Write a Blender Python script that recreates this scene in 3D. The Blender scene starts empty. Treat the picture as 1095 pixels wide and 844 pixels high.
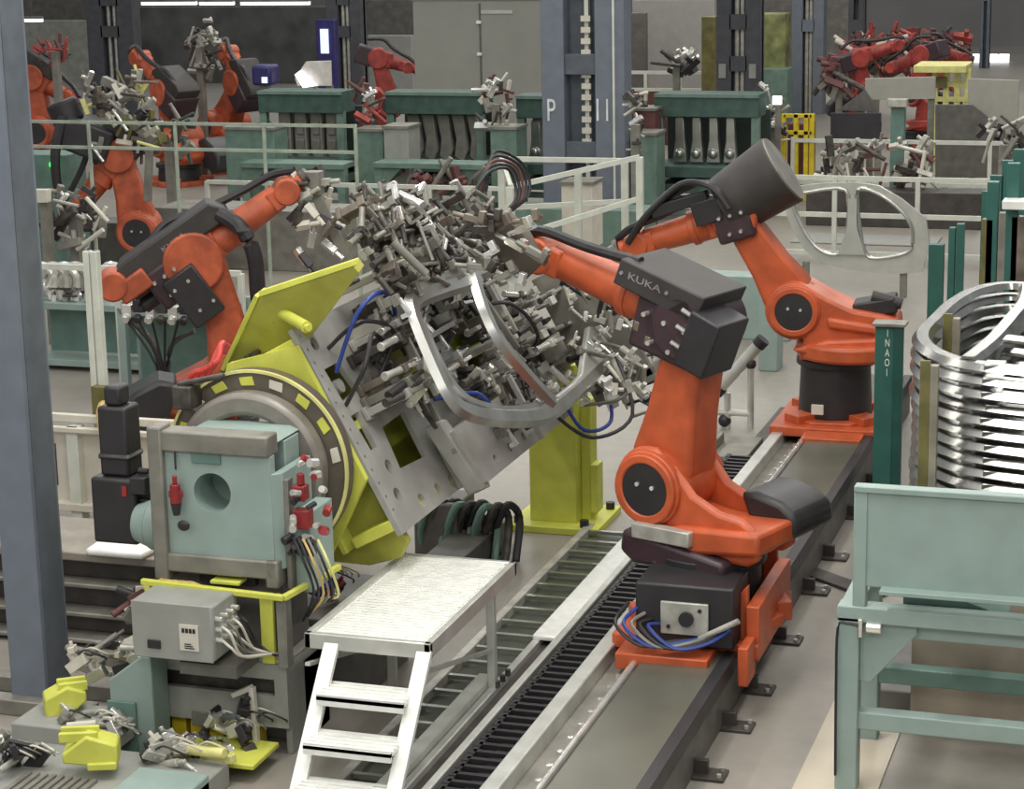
import bpy, math, random
from mathutils import Matrix, Vector
RNG = random.Random(7)
SC = bpy.context.scene
COL = SC.collection
V = Vector
# ------------------------------------------------------------------ camera
FPX, CAMH, PITCH, ROLL, YAW = 2297.0, 4.8, math.radians(13.2), math.radians(-1.178), math.radians(18.23)
def _axes():
    c, s = math.cos(PITCH), math.sin(PITCH); cr, sr = math.cos(ROLL), math.sin(ROLL)
    fw = V((0, c, -s)); up = V((0, s, c)); rt = V((1, 0, 0))
    r2 = cr*rt + sr*up; u2 = -sr*rt + cr*up
    R = Matrix.Rotation(YAW, 3, 'Z')
    return R @ r2, R @ u2, R @ fw
RT, UP, FW = _axes()
cam = bpy.data.cameras.new('camera'); camo = bpy.data.objects.new('camera', cam); COL.objects.link(camo)
cam.sensor_width = 36; cam.sensor_fit = 'HORIZONTAL'; cam.lens = FPX*36/1095
cam.clip_end = 300
m3 = Matrix((RT, UP, -FW)).transposed()
camo.matrix_world = Matrix.Translation((0, 0, CAMH)) @ m3.to_4x4()
SC.camera = camo
def ray(px, py): return FW + (px-547.5)/FPX*RT + (422-py)/FPX*UP
def G(px, py, z=0.0):
    d = ray(px, py); t = (z-CAMH)/d.z; return V((d.x*t, d.y*t, z))
def PY(px, py, Y):
    d = ray(px, py); t = Y/d.y; return V((d.x*t, Y, CAMH+d.z*t))
def proj(p):
    r = V(p)-V((0, 0, CAMH)); c = r.dot(FW); return 547.5+FPX*r.dot(RT)/c, 422-FPX*r.dot(UP)/c
# ------------------------------------------------------------------ materials
MATS = {}
def mat(name, rgb, rough=.5, metal=0.0, noise=.12, nscale=6, emit=0, bump=0, grime=None):
    if name in MATS: return MATS[name]
    m = bpy.data.materials.new(name); m.use_nodes = True
    nt = m.node_tree; b = nt.nodes['Principled BSDF']
    lin = [(c/255/12.92 if c/255 <= .04045 else ((c/255+.055)/1.055)**2.4) for c in rgb]
    tc = nt.nodes.new('ShaderNodeTexCoord'); nz = nt.nodes.new('ShaderNodeTexNoise')
    nz.inputs['Scale'].default_value = nscale; nz.inputs['Detail'].default_value = 5
    nt.links.new(tc.outputs['Object'], nz.inputs['Vector'])
    rp = nt.nodes.new('ShaderNodeValToRGB')
    lo = [max(0, c*(1-noise*1.6)) for c in lin]; hi = [min(1, c*(1+noise)) for c in lin]
    rp.color_ramp.elements[0].position = .35; rp.color_ramp.elements[1].position = .68
    rp.color_ramp.elements[0].color = (*lo, 1); rp.color_ramp.elements[1].color = (*hi, 1)
    nt.links.new(nz.outputs['Fac'], rp.inputs['Fac'])
    nt.links.new(rp.outputs['Color'], b.inputs['Base Color'])
    b.inputs['Roughness'].default_value = rough; b.inputs['Metallic'].default_value = metal
    if emit:
        b.inputs['Emission Color'].default_value = (*lin, 1); b.inputs['Emission Strength'].default_value = emit
    if bump:
        bp = nt.nodes.new('ShaderNodeBump'); bp.inputs['Strength'].default_value = bump
        nt.links.new(nz.outputs['Fac'], bp.inputs['Height']); nt.links.new(bp.outputs['Normal'], b.inputs['Normal'])
    MATS[name] = m; return m
ORANGE = mat('orange_paint', (190, 88, 50), .42)
ORANGE2 = mat('orange_paint_old', (182, 88, 56), .5, noise=.2)
RED = mat('red_paint', (160, 62, 54), .5, noise=.25)
BLACK = mat('black_plastic', (44, 42, 44), .45)
BLACK2 = mat('black_cover', (58, 54, 52), .55)
PURPLE = mat('dark_purple_motor', (64, 46, 52), .42)
TEAL = mat('teal_paint', (145, 163, 156), .45, noise=.05)
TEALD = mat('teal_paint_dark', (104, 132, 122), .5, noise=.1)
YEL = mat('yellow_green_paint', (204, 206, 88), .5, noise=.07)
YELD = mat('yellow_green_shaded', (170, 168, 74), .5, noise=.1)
YEL2 = mat('yellow_paint', (216, 190, 40), .5)
YPALE = mat('pale_yellow_paint', (222, 216, 140), .5)
OLIVE = mat('olive_bar', (112, 106, 62), .45, noise=.2)
GALV = mat('galvanised', (184, 182, 172), .42, .3, noise=.15, nscale=9)
PLATE = mat('machined_plate', (172, 170, 164), .38, .25, noise=.10, nscale=4)
GREY = mat('grey_paint', (150, 150, 144), .5, noise=.06)
GREYD = mat('grey_dark', (98, 95, 90), .5, noise=.15)
GREYM = mat('grey_steel', (134, 131, 122), .45, .25, noise=.15)
SILVER = mat('bright_silver', (236, 234, 228), .22, .7, noise=.1)
SILV2 = mat('pressed_steel', (196, 196, 190), .3, .9, noise=.12, nscale=4)
DARKM = mat('dark_metal', (82, 77, 72), .45, .3, noise=.3, nscale=12)
BROWN = mat('brown_metal', (124, 114, 102), .42, .3, noise=.25)
ALU = mat('aluminium_deck', (240, 240, 234), .4, .15, noise=.05, nscale=14)
ALU2 = mat('aluminium_profile', (205, 205, 198), .35, .5, noise=.08)
WHITE = mat('white_profile', (206, 208, 196), .5, noise=.06)
CREAM = mat('cream_panel', (208, 202, 188), .55, noise=.06)
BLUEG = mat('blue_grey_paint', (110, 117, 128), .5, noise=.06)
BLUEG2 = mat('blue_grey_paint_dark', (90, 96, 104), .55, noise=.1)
DGREEN = mat('dark_green_paint', (48, 98, 88), .45, noise=.08)
GREEN = mat('rack_green', (60, 86, 78), .55, noise=.15)
GREENL = mat('green_cabinet', (104, 128, 116), .5, noise=.12)
BODY = mat('bare_body_panel', (190, 190, 182), .38, .4, noise=.06)
TRACKM = mat('dark_track', (74, 68, 64), .5, .2, noise=.2)
MAROON = mat('maroon', (104, 64, 62), .6)
WLET = mat('white_lettering', (225, 228, 225), .6)
GREYL = mat('grey_lettering', (142, 134, 136), .6)
BLET = mat('black_print', (30, 30, 30), .6)
GLOW = mat('white_glow', (250, 250, 255), .5, emit=2.2)
BGLOW = mat('blue_white_screen', (200, 210, 255), .4, emit=1.1)
BLUE = mat('blue_hose', (44, 66, 140), .4)
INDIGO = mat('indigo_cover', (44, 40, 96), .45)
REDV = mat('red_valve', (146, 44, 46), .35)
GLED = mat('green_led', (60, 255, 90), .4, emit=3)
TAN = mat('tan_hose', (206, 176, 112), .5)
# ------------------------------------------------------------------ mesh builder
INV = {}
def basis(z, hint=V((0, 0, 1))):
    z = V(z).normalized()
    if abs(z.dot(hint)) > .98: hint = V((1, 0, 0))
    x = hint.cross(z).normalized(); y = z.cross(x)
    return x, y, z
def smooth_path(pts, n=6, closed=False):
    P = [V(p) for p in pts]; out = []; N = len(P)
    for i in range(N if closed else N-1):
        g = lambda k: P[k % N] if closed else P[max(0, min(N-1, k))]
        a, b, c, d = g(i-1), g(i), g(i+1), g(i+2)
        for k in range(n):
            t = k/n
            out.append(.5*((2*b)+(c-a)*t+(2*a-5*b+4*c-d)*t*t+(3*b-a-3*c+d)*t**3))
    if not closed: out.append(P[-1])
    return out
class MB:
    def __init__(s, M=None): s.v = []; s.f = []; s.M = M or Matrix()
    def add(s, vs, fs):
        o = len(s.v); s.v += [s.M @ V(p) for p in vs]; s.f += [[i+o for i in f] for f in fs]; return s
    def box(s, c, size, R=None):
        c = V(c); h = V(size)/2
        q = [V((a*h.x, b*h.y, d*h.z)) for a in (-1, 1) for b in (-1, 1) for d in (-1, 1)]
        if R: q = [R @ p for p in q]
        return s.add([c+p for p in q], [(0, 1, 3, 2), (4, 6, 7, 5), (0, 4, 5, 1), (2, 3, 7, 6), (0, 2, 6, 4), (1, 5, 7, 3)])
    def bb(s, a, b): return s.box([(p+q)/2 for p, q in zip(a, b)], [abs(q-p) for p, q in zip(a, b)])
    def beam(s, p0, p1, w, h, hint=V((0, 0, 1))):
        p0, p1 = V(p0), V(p1); x, y, z = basis(p1-p0, hint)
        vs = [p+x*a*w/2+y*b*h/2 for p in (p0, p1) for a, b in ((-1, -1), (1, -1), (1, 1), (-1, 1))]
        return s.add(vs, [(3, 2, 1, 0), (4, 5, 6, 7)]+[(i, (i+1) % 4, 4+(i+1) % 4, 4+i) for i in range(4)])
    def cyl(s, p0, p1, r0, r1=None, seg=20):
        r1 = r0 if r1 is None else r1
        p0, p1 = V(p0), V(p1); x, y, z = basis(p1-p0); vs = []
        for p, r in ((p0, r0), (p1, r1)):
            vs += [p+(x*math.cos(6.28318*i/seg)+y*math.sin(6.28318*i/seg))*r for i in range(seg)]
        return s.add(vs, [tuple(range(seg))[::-1], tuple(range(seg, 2*seg))]+[(i, (i+1) % seg, seg+(i+1) % seg, seg+i) for i in range(seg)])
    def ring(s, p0, p1, ri, ro, seg=48, a0=0, a1=6.2831853):
        p0, p1 = V(p0), V(p1); x, y, z = basis(p1-p0); full = abs(a1-a0) > 6.28; n = seg if full else seg+1; vs = []
        for i in range(n):
            a = a0+(a1-a0)*i/seg; d = x*math.cos(a)+y*math.sin(a)
            vs += [p0+d*ri, p0+d*ro, p1+d*ro, p1+d*ri]
        fs = []
        for i in range(n if full else n-1):
            a, b = 4*i, 4*((i+1) % n)
            fs += [(a+k, a+(k+1) % 4, b+(k+1) % 4, b+k) for k in range(4)]
        if not full: fs += [(3, 2, 1, 0), tuple(4*(n-1)+k for k in range(4))]
        return s.add(vs, fs)
    def tube(s, pts, r, seg=8, smooth=0, closed=False, prof=None, hint=V((0, 0, 1))):
        P = smooth_path(pts, smooth, closed) if smooth else [V(p) for p in pts]; N = len(P); vs = []
        prof = prof or [(math.cos(6.28318*i/seg)*r, math.sin(6.28318*i/seg)*r) for i in range(seg)]; seg = len(prof)
        for i, p in enumerate(P):
            t = (P[(i+1) % N]-P[i-1]) if closed or 0 < i < N-1 else (P[min(i+1, N-1)]-P[max(i-1, 0)])
            x, y, z = basis(t, hint)
            vs += [p+x*a+y*b for a, b in prof]
        fs = [] if closed else [tuple(range(seg))[::-1], tuple(range((N-1)*seg, N*seg))]
        for i in range(N if closed else N-1):
            a, b = i*seg, ((i+1) % N)*seg
            fs += [(a+k, a+(k+1) % seg, b+(k+1) % seg, b+k) for k in range(seg)]
        return s.add(vs, fs)
    def prism(s, poly, o, U, W, N, d0, d1):
        o, U, W, N = V(o), V(U), V(W), V(N); n = len(poly)
        vs = [o+U*a+W*b+N*d for d in (d0, d1) for a, b in poly]
        return s.add(vs, [tuple(range(n))[::-1], tuple(range(n, 2*n))]+[(i, (i+1) % n, n+(i+1) % n, n+i) for i in range(n)])
    def sphere(s, c, r, seg=14, rings=8, sc=(1, 1, 1)):
        c = V(c); vs = []; fs = []
        for j in range(rings+1):
            t = math.pi*j/rings
            for i in range(seg):
                a = 6.28318*i/seg; vs.append(c+V((r*sc[0]*math.sin(t)*math.cos(a), r*sc[1]*math.sin(t)*math.sin(a), r*sc[2]*math.cos(t))))
        for j in range(rings):
            for i in range(seg): fs.append((j*seg+i, (j+1)*seg+i, (j+1)*seg+(i+1) % seg, j*seg+(i+1) % seg))
        return s.add(vs, fs)
    def holed(s, outline, holes, o, U, W, N, d0, d1):
        """flat plate with real holes"""
        cu = bpy.data.curves.new('t', 'CURVE'); cu.dimensions = '2D'; cu.fill_mode = 'BOTH'; cu.extrude = .5
        for lp in [outline]+holes:
            sp = cu.splines.new('POLY'); sp.points.add(len(lp)-1); sp.use_cyclic_u = True
            for q, (a, b) in zip(sp.points, lp): q.co = (a, b, 0, 1)
        ob = bpy.data.objects.new('t', cu); COL.objects.link(ob)
        me = bpy.data.meshes.new_from_object(ob.evaluated_get(bpy.context.evaluated_depsgraph_get()))
        o, U, W, N = V(o), V(U), V(W), V(N)
        s.add([o+U*v.co.x+W*v.co.y+N*(d0+(d1-d0)*(v.co.z+.5)) for v in me.vertices], [tuple(p.vertices) for p in me.polygons])
        bpy.data.objects.remove(ob); bpy.data.curves.remove(cu); bpy.data.meshes.remove(me); return s
    def text(s, body, o, U, W, size, depth=.004, align='CENTER', stretch=1.0):
        cu = bpy.data.curves.new('t', 'FONT'); cu.body = body; cu.size = size; cu.extrude = depth/2; cu.align_x = align; cu.align_y = 'CENTER'; cu.resolution_u = 3
        ob = bpy.data.objects.new('t', cu); COL.objects.link(ob)
        me = bpy.data.meshes.new_from_object(ob.evaluated_get(bpy.context.evaluated_depsgraph_get()))
        o, U, W = V(o), V(U).normalized(), V(W).normalized(); N = U.cross(W)
        s.add([o+U*v.co.x*stretch+W*v.co.y+N*v.co.z for v in me.vertices], [tuple(p.vertices) for p in me.polygons])
        bpy.data.objects.remove(ob); bpy.data.curves.remove(cu); bpy.data.meshes.remove(me); return s
    def build(s, name, m, parent=None, bevel=0, label=None, cat=None, group=None, kind=None, smooth=35):
        vs = s.v
        if parent is not None: inv = INV[parent.name]; loc = None
        else:
            lo = [min(p[i] for p in vs) for i in range(3)]; hi = [max(p[i] for p in vs) for i in range(3)]
            loc = V(((lo[0]+hi[0])/2, (lo[1]+hi[1])/2, lo[2])); inv = Matrix.Translation(-loc)
        me = bpy.data.meshes.new(name); me.from_pydata([tuple(inv @ p) for p in vs], [], s.f)
        me.materials.append(m); me.validate(); 
        import bmesh
        bm = bmesh.new(); bm.from_mesh(me); bmesh.ops.recalc_face_normals(bm, faces=bm.faces); bm.to_mesh(me); bm.free()
        me.shade_smooth(); me.set_sharp_from_angle(angle=math.radians(smooth))
        ob = bpy.data.objects.new(name, me); COL.objects.link(ob)
        if parent is not None: ob.parent = parent; INV[ob.name] = inv
        else: ob.location = loc; INV[ob.name] = inv
        if bevel:
            bv = ob.modifiers.new('bevel', 'BEVEL'); bv.width = bevel; bv.segments = 2; bv.limit_method = 'ANGLE'; bv.angle_limit = math.radians(40)
        tag(ob, label, cat, group, kind); return ob
def tag(o, label=None, cat=None, group=None, kind=None):
    for k, v in (('label', label), ('category', cat), ('group', group), ('kind', kind)):
        if v: o[k] = v
    return o
def thing(name, label, cat, loc, rotz=0, group=None):
    o = bpy.data.objects.new(name, None); COL.objects.link(o); o.empty_display_size = .1
    M = Matrix.Translation(V(loc)) @ Matrix.Rotation(rotz, 4, 'Z')
    o.location = V(loc); o.rotation_euler = (0, 0, rotz)
    INV[o.name] = M.inverted(); return tag(o, label, cat, group)
def copy_tree(o, M, parent=None):
    """linked copy of a thing and its parts; M moves the top-level one"""
    c = o.copy(); COL.objects.link(c)
    if parent is not None: c.parent = parent
    else: c.matrix_world = M
    for ch in o.children: copy_tree(ch, M, c)
    return c
X, Y, Z = V((1, 0, 0)), V((0, 1, 0)), V((0, 0, 1))
# ------------------------------------------------------------------ setting
def floor_mat():
    m = bpy.data.materials.new('concrete_floor'); m.use_nodes = True; nt = m.node_tree; b = nt.nodes['Principled BSDF']
    tc = nt.nodes.new('ShaderNodeTexCoord'); n1 = nt.nodes.new('ShaderNodeTexNoise'); n2 = nt.nodes.new('ShaderNodeTexNoise')
    n1.inputs['Scale'].default_value = .35; n1.inputs['Detail'].default_value = 6; n2.inputs['Scale'].default_value = 7; n2.inputs['Detail'].default_value = 8
    for n in (n1, n2): nt.links.new(tc.outputs['Object'], n.inputs['Vector'])
    r = nt.nodes.new('ShaderNodeValToRGB'); r.color_ramp.elements[0].color = (.25, .225, .19, 1); r.color_ramp.elements[1].color = (.37, .34, .295, 1)
    r.color_ramp.elements[0].position = .3; r.color_ramp.elements[1].position = .7
    mx = nt.nodes.new('ShaderNodeMix'); mx.data_type = 'RGBA'; mx.blend_type = 'MULTIPLY'; mx.inputs[0].default_value = .25
    nt.links.new(n1.outputs['Fac'], r.inputs['Fac']); nt.links.new(r.outputs['Color'], mx.inputs[6]); nt.links.new(n2.outputs['Fac'], mx.inputs[7])
    nt.links.new(mx.outputs[2], b.inputs['Base Color']); b.inputs['Roughness'].default_value = .42
    return m
MB().bb((-45, -2, -.3), (15, 72, 0)).build('floor', floor_mat(), kind='structure')
WALL = mat('far_wall', (122, 120, 118), .7, noise=.05, nscale=.6)
MB().bb((-45, 66, 0), (15, 66.3, 9)).build('wall_back', WALL, kind='structure')
MB().bb((-45.3, -2, 0), (-45, 66.3, 9)).build('wall_left', WALL, kind='structure')
MB().bb((15, -2, 0), (15.3, 66.3, 9)).build('wall_right', WALL, kind='structure')
# ================================================================== ROBOTS
def robot(name, label, base, heading, A2, A3, WR, sc=1.0, orange=ORANGE, group=None, box='top', tail=True, carriage=False, text=True, rear='lump', drum=False, lod=0, elbow_r=.2, zb=None, disc=.34, hw=.25, tailp=None, mblock=None, bulky=False, elbow_m=None, tsize=.13, nomot=False, cheek=False, fo=None):
    """six-axis arm: joint places given as (forward, up) in the arm's own upright plane"""
    h = heading; root = thing(name, label, 'robot', base, h, group)
    M = Matrix.Translation(V(base)) @ Matrix.Rotation(h, 4, 'Z')
    k = sc; mb = lambda: MB(M)
    A2 = V((A2[0], 0, A2[1])); A3 = V((A3[0], 0, A3[1])); WR = V((WR[0], 0, WR[1]))
    az = A2.z; ax = A2.x; zb = zb or (.40*k if az > .75*k else az*.5)
    # base
    b = mb(); b.prism([(.46*k*math.cos(a), .46*k*math.sin(a)) for a in [math.pi/8+i*math.pi/4 for i in range(8)]], (0, 0, 0), X, Y, Z, 0, .07*k)
    for a in range(4):
        an = math.pi/4+a*math.pi/2; b.box((.4*k*math.cos(an), .4*k*math.sin(an), .06*k), (.2*k, .2*k, .12*k), Matrix.Rotation(an, 3, 'Z'))
    b.build('base_plate', orange, root, .008)
    b = mb(); b.cyl((0, 0, .07*k), (0, 0, zb-.06*k), .33*k, .31*k, 32); b.cyl((0, 0, zb-.06*k), (0, 0, zb), .35*k, .35*k, 32)
    bh = b.build('base_housing', BLACK, root, .006)
    # rotating column
    pr = []
    R2 = .26*k
    for a in range(-110, 101, 15): pr.append((ax+R2*math.cos(math.radians(a)), az+R2*math.sin(math.radians(a))))
    if bulky: pr += [(.06*k, az+.12*k), (-.16*k, az+.02*k), (-.42*k, az-.02*k), (-.56*k, az-.06*k), (-.58*k, zb+.06*k), (-.40*k, zb), (ax-.04*k, zb)]
    else: pr += [(-.10*k, az+.06*k), (-.36*k, az-.06*k), (-.50*k, az-.16*k), (-.52*k, zb+.10*k), (-.40*k, zb), (ax-.02*k, zb)]
    b = mb()
    if cheek:
        pr = pr[:-6]+[(ax-.18, az+.16), (-.02, az+.0), (-.20, az-.08), (-.36, az-.10), (-.46, az-.16), (-.49, zb+.06), (-.40, zb), (ax-.02, zb)]
        b.prism(pr, (0, 0, 0), X, Z, Y, hw-.07, hw); b.prism(pr, (0, 0, 0), X, Z, Y, -hw, -hw+.07)
        b.prism([(ax, az-.1), (-.05, az-.16), (-.36, az-.18), (-.44, zb+.08), (-.36, zb), (ax, zb)], (0, 0, 0), X, Z, Y, -hw+.07, hw-.07)
    else: b.prism(pr, (0, 0, 0), X, Z, Y, -hw*k, hw*k)
    b.prism([(ax+.02*k, zb+.10*k), (.05*k, zb+.2*k), (-.52*k, zb+.24*k), (-.52*k, zb+.10*k), (.05*k, zb+.02*k)], (0, 0, 0), X, Z, Y, -(hw+.06)*k, (hw+.06)*k)
    if bulky:
        b.cyl((-.12*k, 0, zb+.01), (-.12*k, 0, zb+.16*k), .47*k, .47*k, 36)
        b.prism([(.06*k, az-.04*k), (-.52*k, az-.12*k), (-.52*k, az-.20*k), (.05*k, az-.14*k)], (0, 0, 0), X, Z, Y, -(hw+.05)*k, (hw+.05)*k)
    b.build('rotating_column', orange, root, .03*k)
    for sgn in (-1, 1):
        b = mb(); b.cyl((ax, 0, az), (ax, sgn*disc*k, az), .25*k, .235*k, 32); b.ring((ax, sgn*(disc-.01)*k, az), (ax, sgn*(disc+.03)*k, az), .165*k, .22*k, 32)
        d = b.build('joint_disc', orange, root, .01*k)
        b = mb(); b.cyl((ax, sgn*(disc-.04)*k, az), (ax, sgn*(disc+.02)*k, az), .166*k, .166*k, 28)
        if sgn*M.to_3x3().col[1].dot(FW) < 0 and lod == 0:
            mc = b.build('motor_cover', BLACK, d)
            for dx, dz in ((-.06, .02), (.05, .03)):
                mb().cyl((ax+dx*k, sgn*(disc+.02)*k, az+dz*k), (ax+dx*k, sgn*(disc+.032)*k, az+dz*k), .014*k, seg=10).build('bolt', SILVER, d)
        else: b.build('motor_cover', BLACK, d)
    # counterweight behind column
    if tail:
        b = mb()
        pf = tailp or [(-.34, .02), (-.50, .06), (-.72, -.04), (-.86, -.18), (-.88, -.40), (-.74, -.46), (-.46, -.36)]
        b.prism([(p*k, az+q*k) for p, q in pf], (0, 0, 0), X, Z, Y, -.56*k, -.10*k)
        b.build('counterweight', BLACK, root, .04*k)
    # link arm
    d = (A3-A2).normalized(); e = V((-d.z, 0, d.x)); L = (A3-A2).length
    pf = [(L+.13*k*math.sin(a), .13*k*math.cos(a)) for a in [math.radians(t) for t in range(0, 181, 20)]]
    pf += [(.45*L, -.17*k), (.18*L, -.22*k)]+[(-.22*k*math.sin(math.radians(t)), -.22*k*math.cos(math.radians(t))) for t in range(20, 170, 25)]+[(.18*L, .22*k), (.45*L, .17*k)]
    b = mb(); b.prism(pf, A2, d, e, Y, -.16*k, .16*k); b.build('link_arm', orange, root, .035*k)
    # elbow + forearm
    if fo: A3 = V((fo[0], 0, fo[1]))
    d = (WR-A3).normalized(); u = V((-d.z, 0, d.x)); u = u if u.z > 0 else -u; L = (WR-A3).length
    F = M @ Matrix.Translation(A3) @ Matrix(((d.x, 0, u.x, 0), (0, 1, 0, 0), (d.z, 0, u.z, 0), (0, 0, 0, 1)))
    fb = lambda: MB(F)
    er = elbow_r*k
    b = fb(); b.cyl((0, -.24*k, 0), (0, .24*k, 0), er, er, 28); b.box((.08*k, 0, .02*k), (.38*k, .34*k, .30*k)); b.build('elbow', elbow_m or orange, root, .02*k)
    b = fb(); b.cyl((.1*k, 0, .02*k), (.42*L, 0, .0), .165*k, .15*k, 24); b.cyl((.42*L, 0, 0), (L-.08*k, 0, 0), .135*k, .115*k, 24); b.cyl((.40*L, 0, 0), (.46*L, 0, 0), .16*k, .16*k, 24)
    b.build('forearm', orange, root, .006*k)
    b = fb(); b.cyl((L, -.14*k, 0), (L, .14*k, 0), .115*k, .115*k, 24); b.box((L-.08*k, 0, 0), (.18*k, .25*k, .18*k)); b.sphere((L+.05*k, 0, 0), .10*k); b.cyl((L+.05*k, 0, 0), (L+.17*k, 0, 0), .085*k, .085*k, 20)
    b.build('wrist', orange, root, .015*k)
    b = fb(); b.cyl((L+.17*k, 0, 0), (L+.22*k, 0, 0), .10*k, .10*k, 20); b.build('tool_flange', DARKM, root)
    # motors behind the elbow
    bx0, bz0, bsx, bsy, bsz, btilt = mblock or (-.26, -.02, .34, .46, .36, 0)
    FB = F @ Matrix.Translation((bx0*k, 0, bz0*k)) @ Matrix.Rotation(btilt, 4, 'Y')
    b = MB(FB); b.box((0, 0, 0), (bsx*k, bsy*k, bsz*k)); mo = b.build('motor_block', PURPLE, root, .03*k)
    if lod == 0:
        for yy, zz in (() if nomot else ((-.13, .1), (.13, .1), (0, -.06))):
            b = MB(FB); e0 = -bsx/2+.01; b.cyl((e0*k, yy*k, zz*k), ((e0-.16)*k, yy*k, zz*k), .075*k, .07*k, 16); b.cyl(((e0-.16)*k, yy*k, zz*k), ((e0-.19)*k, yy*k, zz*k), .05*k, .05*k, 12); b.build('motor', BLACK, mo, .006)
        for i in range(5):
            q = V(((-.3+.15*i)*bsx*k, 0, (.08-.16*(i % 2))*k)); sg = 1 if FB.to_3x3().col[1].dot(FW) < 0 else -1
            MB(FB).cyl(q+Y*sg*bsy*.5*k, q+Y*sg*(bsy*.5+.05)*k, .016*k, seg=8).build('bolt', SILVER, mo)
    if box == 'flat':
        b = fb(); b.prism([(-.10, .07), (.52, .10), (.50, .27), (-.13, .25)], (0, 0, 0), X, Z, Y, -.24, .24); eb = b.build('energy_box', BLACK2, root, .012)
        b = fb(); b.text('KUKA', (.30, .241, .185), V((-1, 0, -.0)), Z, tsize, .003, stretch=1.5); b.build('lettering', GREYL, eb)
        for x_ in (.47, .13): fb().cyl((x_, .235, .185), (x_, .25, .185), .012, seg=8).build('bolt', GREYL, eb)
        FB2 = F @ Matrix.Translation((-.12, .12, .01)) @ Matrix.Rotation(-.10, 4, 'Y')
        b = MB(FB2); b.box((-.06, 0, -.03), (.22, .34, .36)); mp = b.build('motor_plate', BLACK, mo, .015)
        for i in range(3):
            for j in range(2): MB(FB2).cyl((.05, .12-.1*j, .1-.11*i), (.12, .15-.1*j, .12-.11*i), .014, seg=8).build('stud', SILVER, mp)
        for i in range(6): fb().box((.06+.05*i, .16+.02*(i % 2), -.17+.03*(i % 3)), (.04, .05, .06)).build('cable_clip', [orange, BROWN][i % 2], mo, .006)
    elif box:
        x0, x1 = box if isinstance(box, tuple) else (-.42, .30)
        b = fb(); hw = .20*k
        b.prism([(x0*k, .13*k), (x1*k*.98, .13*k), (x1*k, .20*k), (x1*k-.10*k, .335*k), (x0*k+.06*k, .35*k), (x0*k-.04*k, .30*k)], (0, 0, 0), X, Z, Y, -hw, hw)
        eb = b.build('energy_box', BLACK2, root, .018*k)
        if text:
            sgn = -1 if M.to_3x3().col[1].dot(FW) > 0 else 1
            b = fb(); b.text('KUKA', ((x0+x1)/2*k, sgn*(hw+.001), .24*k), V((-sgn, 0, 0)), Z, tsize*k, .003, stretch=1.5); b.build('lettering', GREYL, eb)
    if drum:
        b = fb(); b.cyl((.08*k, 0, .10*k), (-.50*k, 0, .27*k), .28*k, .33*k, 36); dr = b.build('drum_cover', BLACK2, root, .012)
        b = fb(); b.cyl((-.50*k, 0, .27*k), (-.515*k, 0, .2744*k), .315*k, .315*k, 36); b.build('end_cap', GREYM, dr)
    # dress hose
    s2 = .14
    b = fb(); b.tube(([] if box == 'flat' or drum else [(-.3*k, .12*k, .28*k), (.0, .16*k, .36*k)])+[(.35*L, s2*k, .26*k), (.7*L, .12*k, .2*k), (L*.98, .08*k, .17*k), (L+.16*k, 0, .10*k)], .035*k, 8, 5); b.build('dress_hose', BLACK, root)
    if False:
        b = mb(); b.tube([(-.35*k, -.2*k, zb), (-.45*k, -.28*k, az), (.05, -.30*k, az+.3*k), (A3.x-.25*k, -.26*k, A3.z-.25*k), (A3.x-.3*k, -.2*k, A3.z+.1*k)], .03*k, 8, 5); b.build('hose', BLACK, root)
    return root, M, F, L
RB = .35
# --- front robot on the rail
fr, FM, FF, FL = robot('industrial_robot', 'large orange robot arm on the rail in the foreground, reaching left over the clamp fixture', (-2.83, 12.45, RB), math.radians(160), (.30, .86), (.08, 1.88), (1.22, 2.20), 1.0, box='flat', disc=.26, hw=.23, cheek=True, zb=.47, elbow_m=PURPLE, tsize=.062,
    mblock=(.10, -.08, .50, .40, .34, 0), nomot=True, tailp=[(-.14, -.03), (-.26, -.02), (-.44, -.06), (-.54, -.13), (-.56, -.24), (-.48, -.31), (-.24, -.28)])
b = MB()
b.bb((-3.32, 11.92, RB-.04), (-2.42, 13.0, RB+.05)); b.bb((-3.22, 11.62, RB-.06), (-2.66, 11.92, RB+.04)); b.bb((-2.50, 11.95, RB-.06), (-2.42, 12.95, RB+.28)); b.bb((-2.50, 11.72, RB-.14), (-2.44, 11.95, RB+.10))
b.prism([(0, 0), (.34, 0), (0, .34)], (-2.50, 12.0, RB+.05), V((-1, 0, 0)), Z, Y, 0, .06); b.prism([(0, 0), (.34, 0), (0, .34)], (-2.50, 12.9, RB+.05), V((-1, 0, 0)), Z, Y, 0, .06)
b.build('rail_carriage', ORANGE, fr, .008)
b = MB(); b.bb((-3.14, 11.80, RB+.05), (-2.54, 12.2, RB+.43)); b.bb((-3.14, 12.2, RB+.05), (-2.56, 12.8, RB+.44)); b.build('junction_box', BLACK, fr, .015)
b = MB(); b.bb((-2.98, 11.775, RB+.13), (-2.69, 11.80, RB+.33)); cp = b.build('connector_panel', GALV, fr, .006)
MB().cyl((-2.82, 11.776, RB+.235), (-2.82, 11.75, RB+.235), .045, seg=18).build('connector', BLACK, cp)
for x_, z_ in ((-2.93, .18), (-2.74, .29)): MB().cyl((x_, 11.776, RB+z_), (x_, 11.765, RB+z_), .012, seg=10).build('bolt', BLACK, cp)
for i in range(5):
    b = MB(); x = -3.18+.05*i
    b.tube([(x, 11.80, RB+.30-.03*i), (x-.05, 11.68, RB+.2), (x+.12, 11.62, RB+.10), (x+.3, 11.68, RB+.12), (x+.42, 11.79, RB+.1+.02*i)], .012, 6, 5); b.build('cable', [BLACK, BLUE, GREYM, BLACK, BLUE][i], fr)
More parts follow.
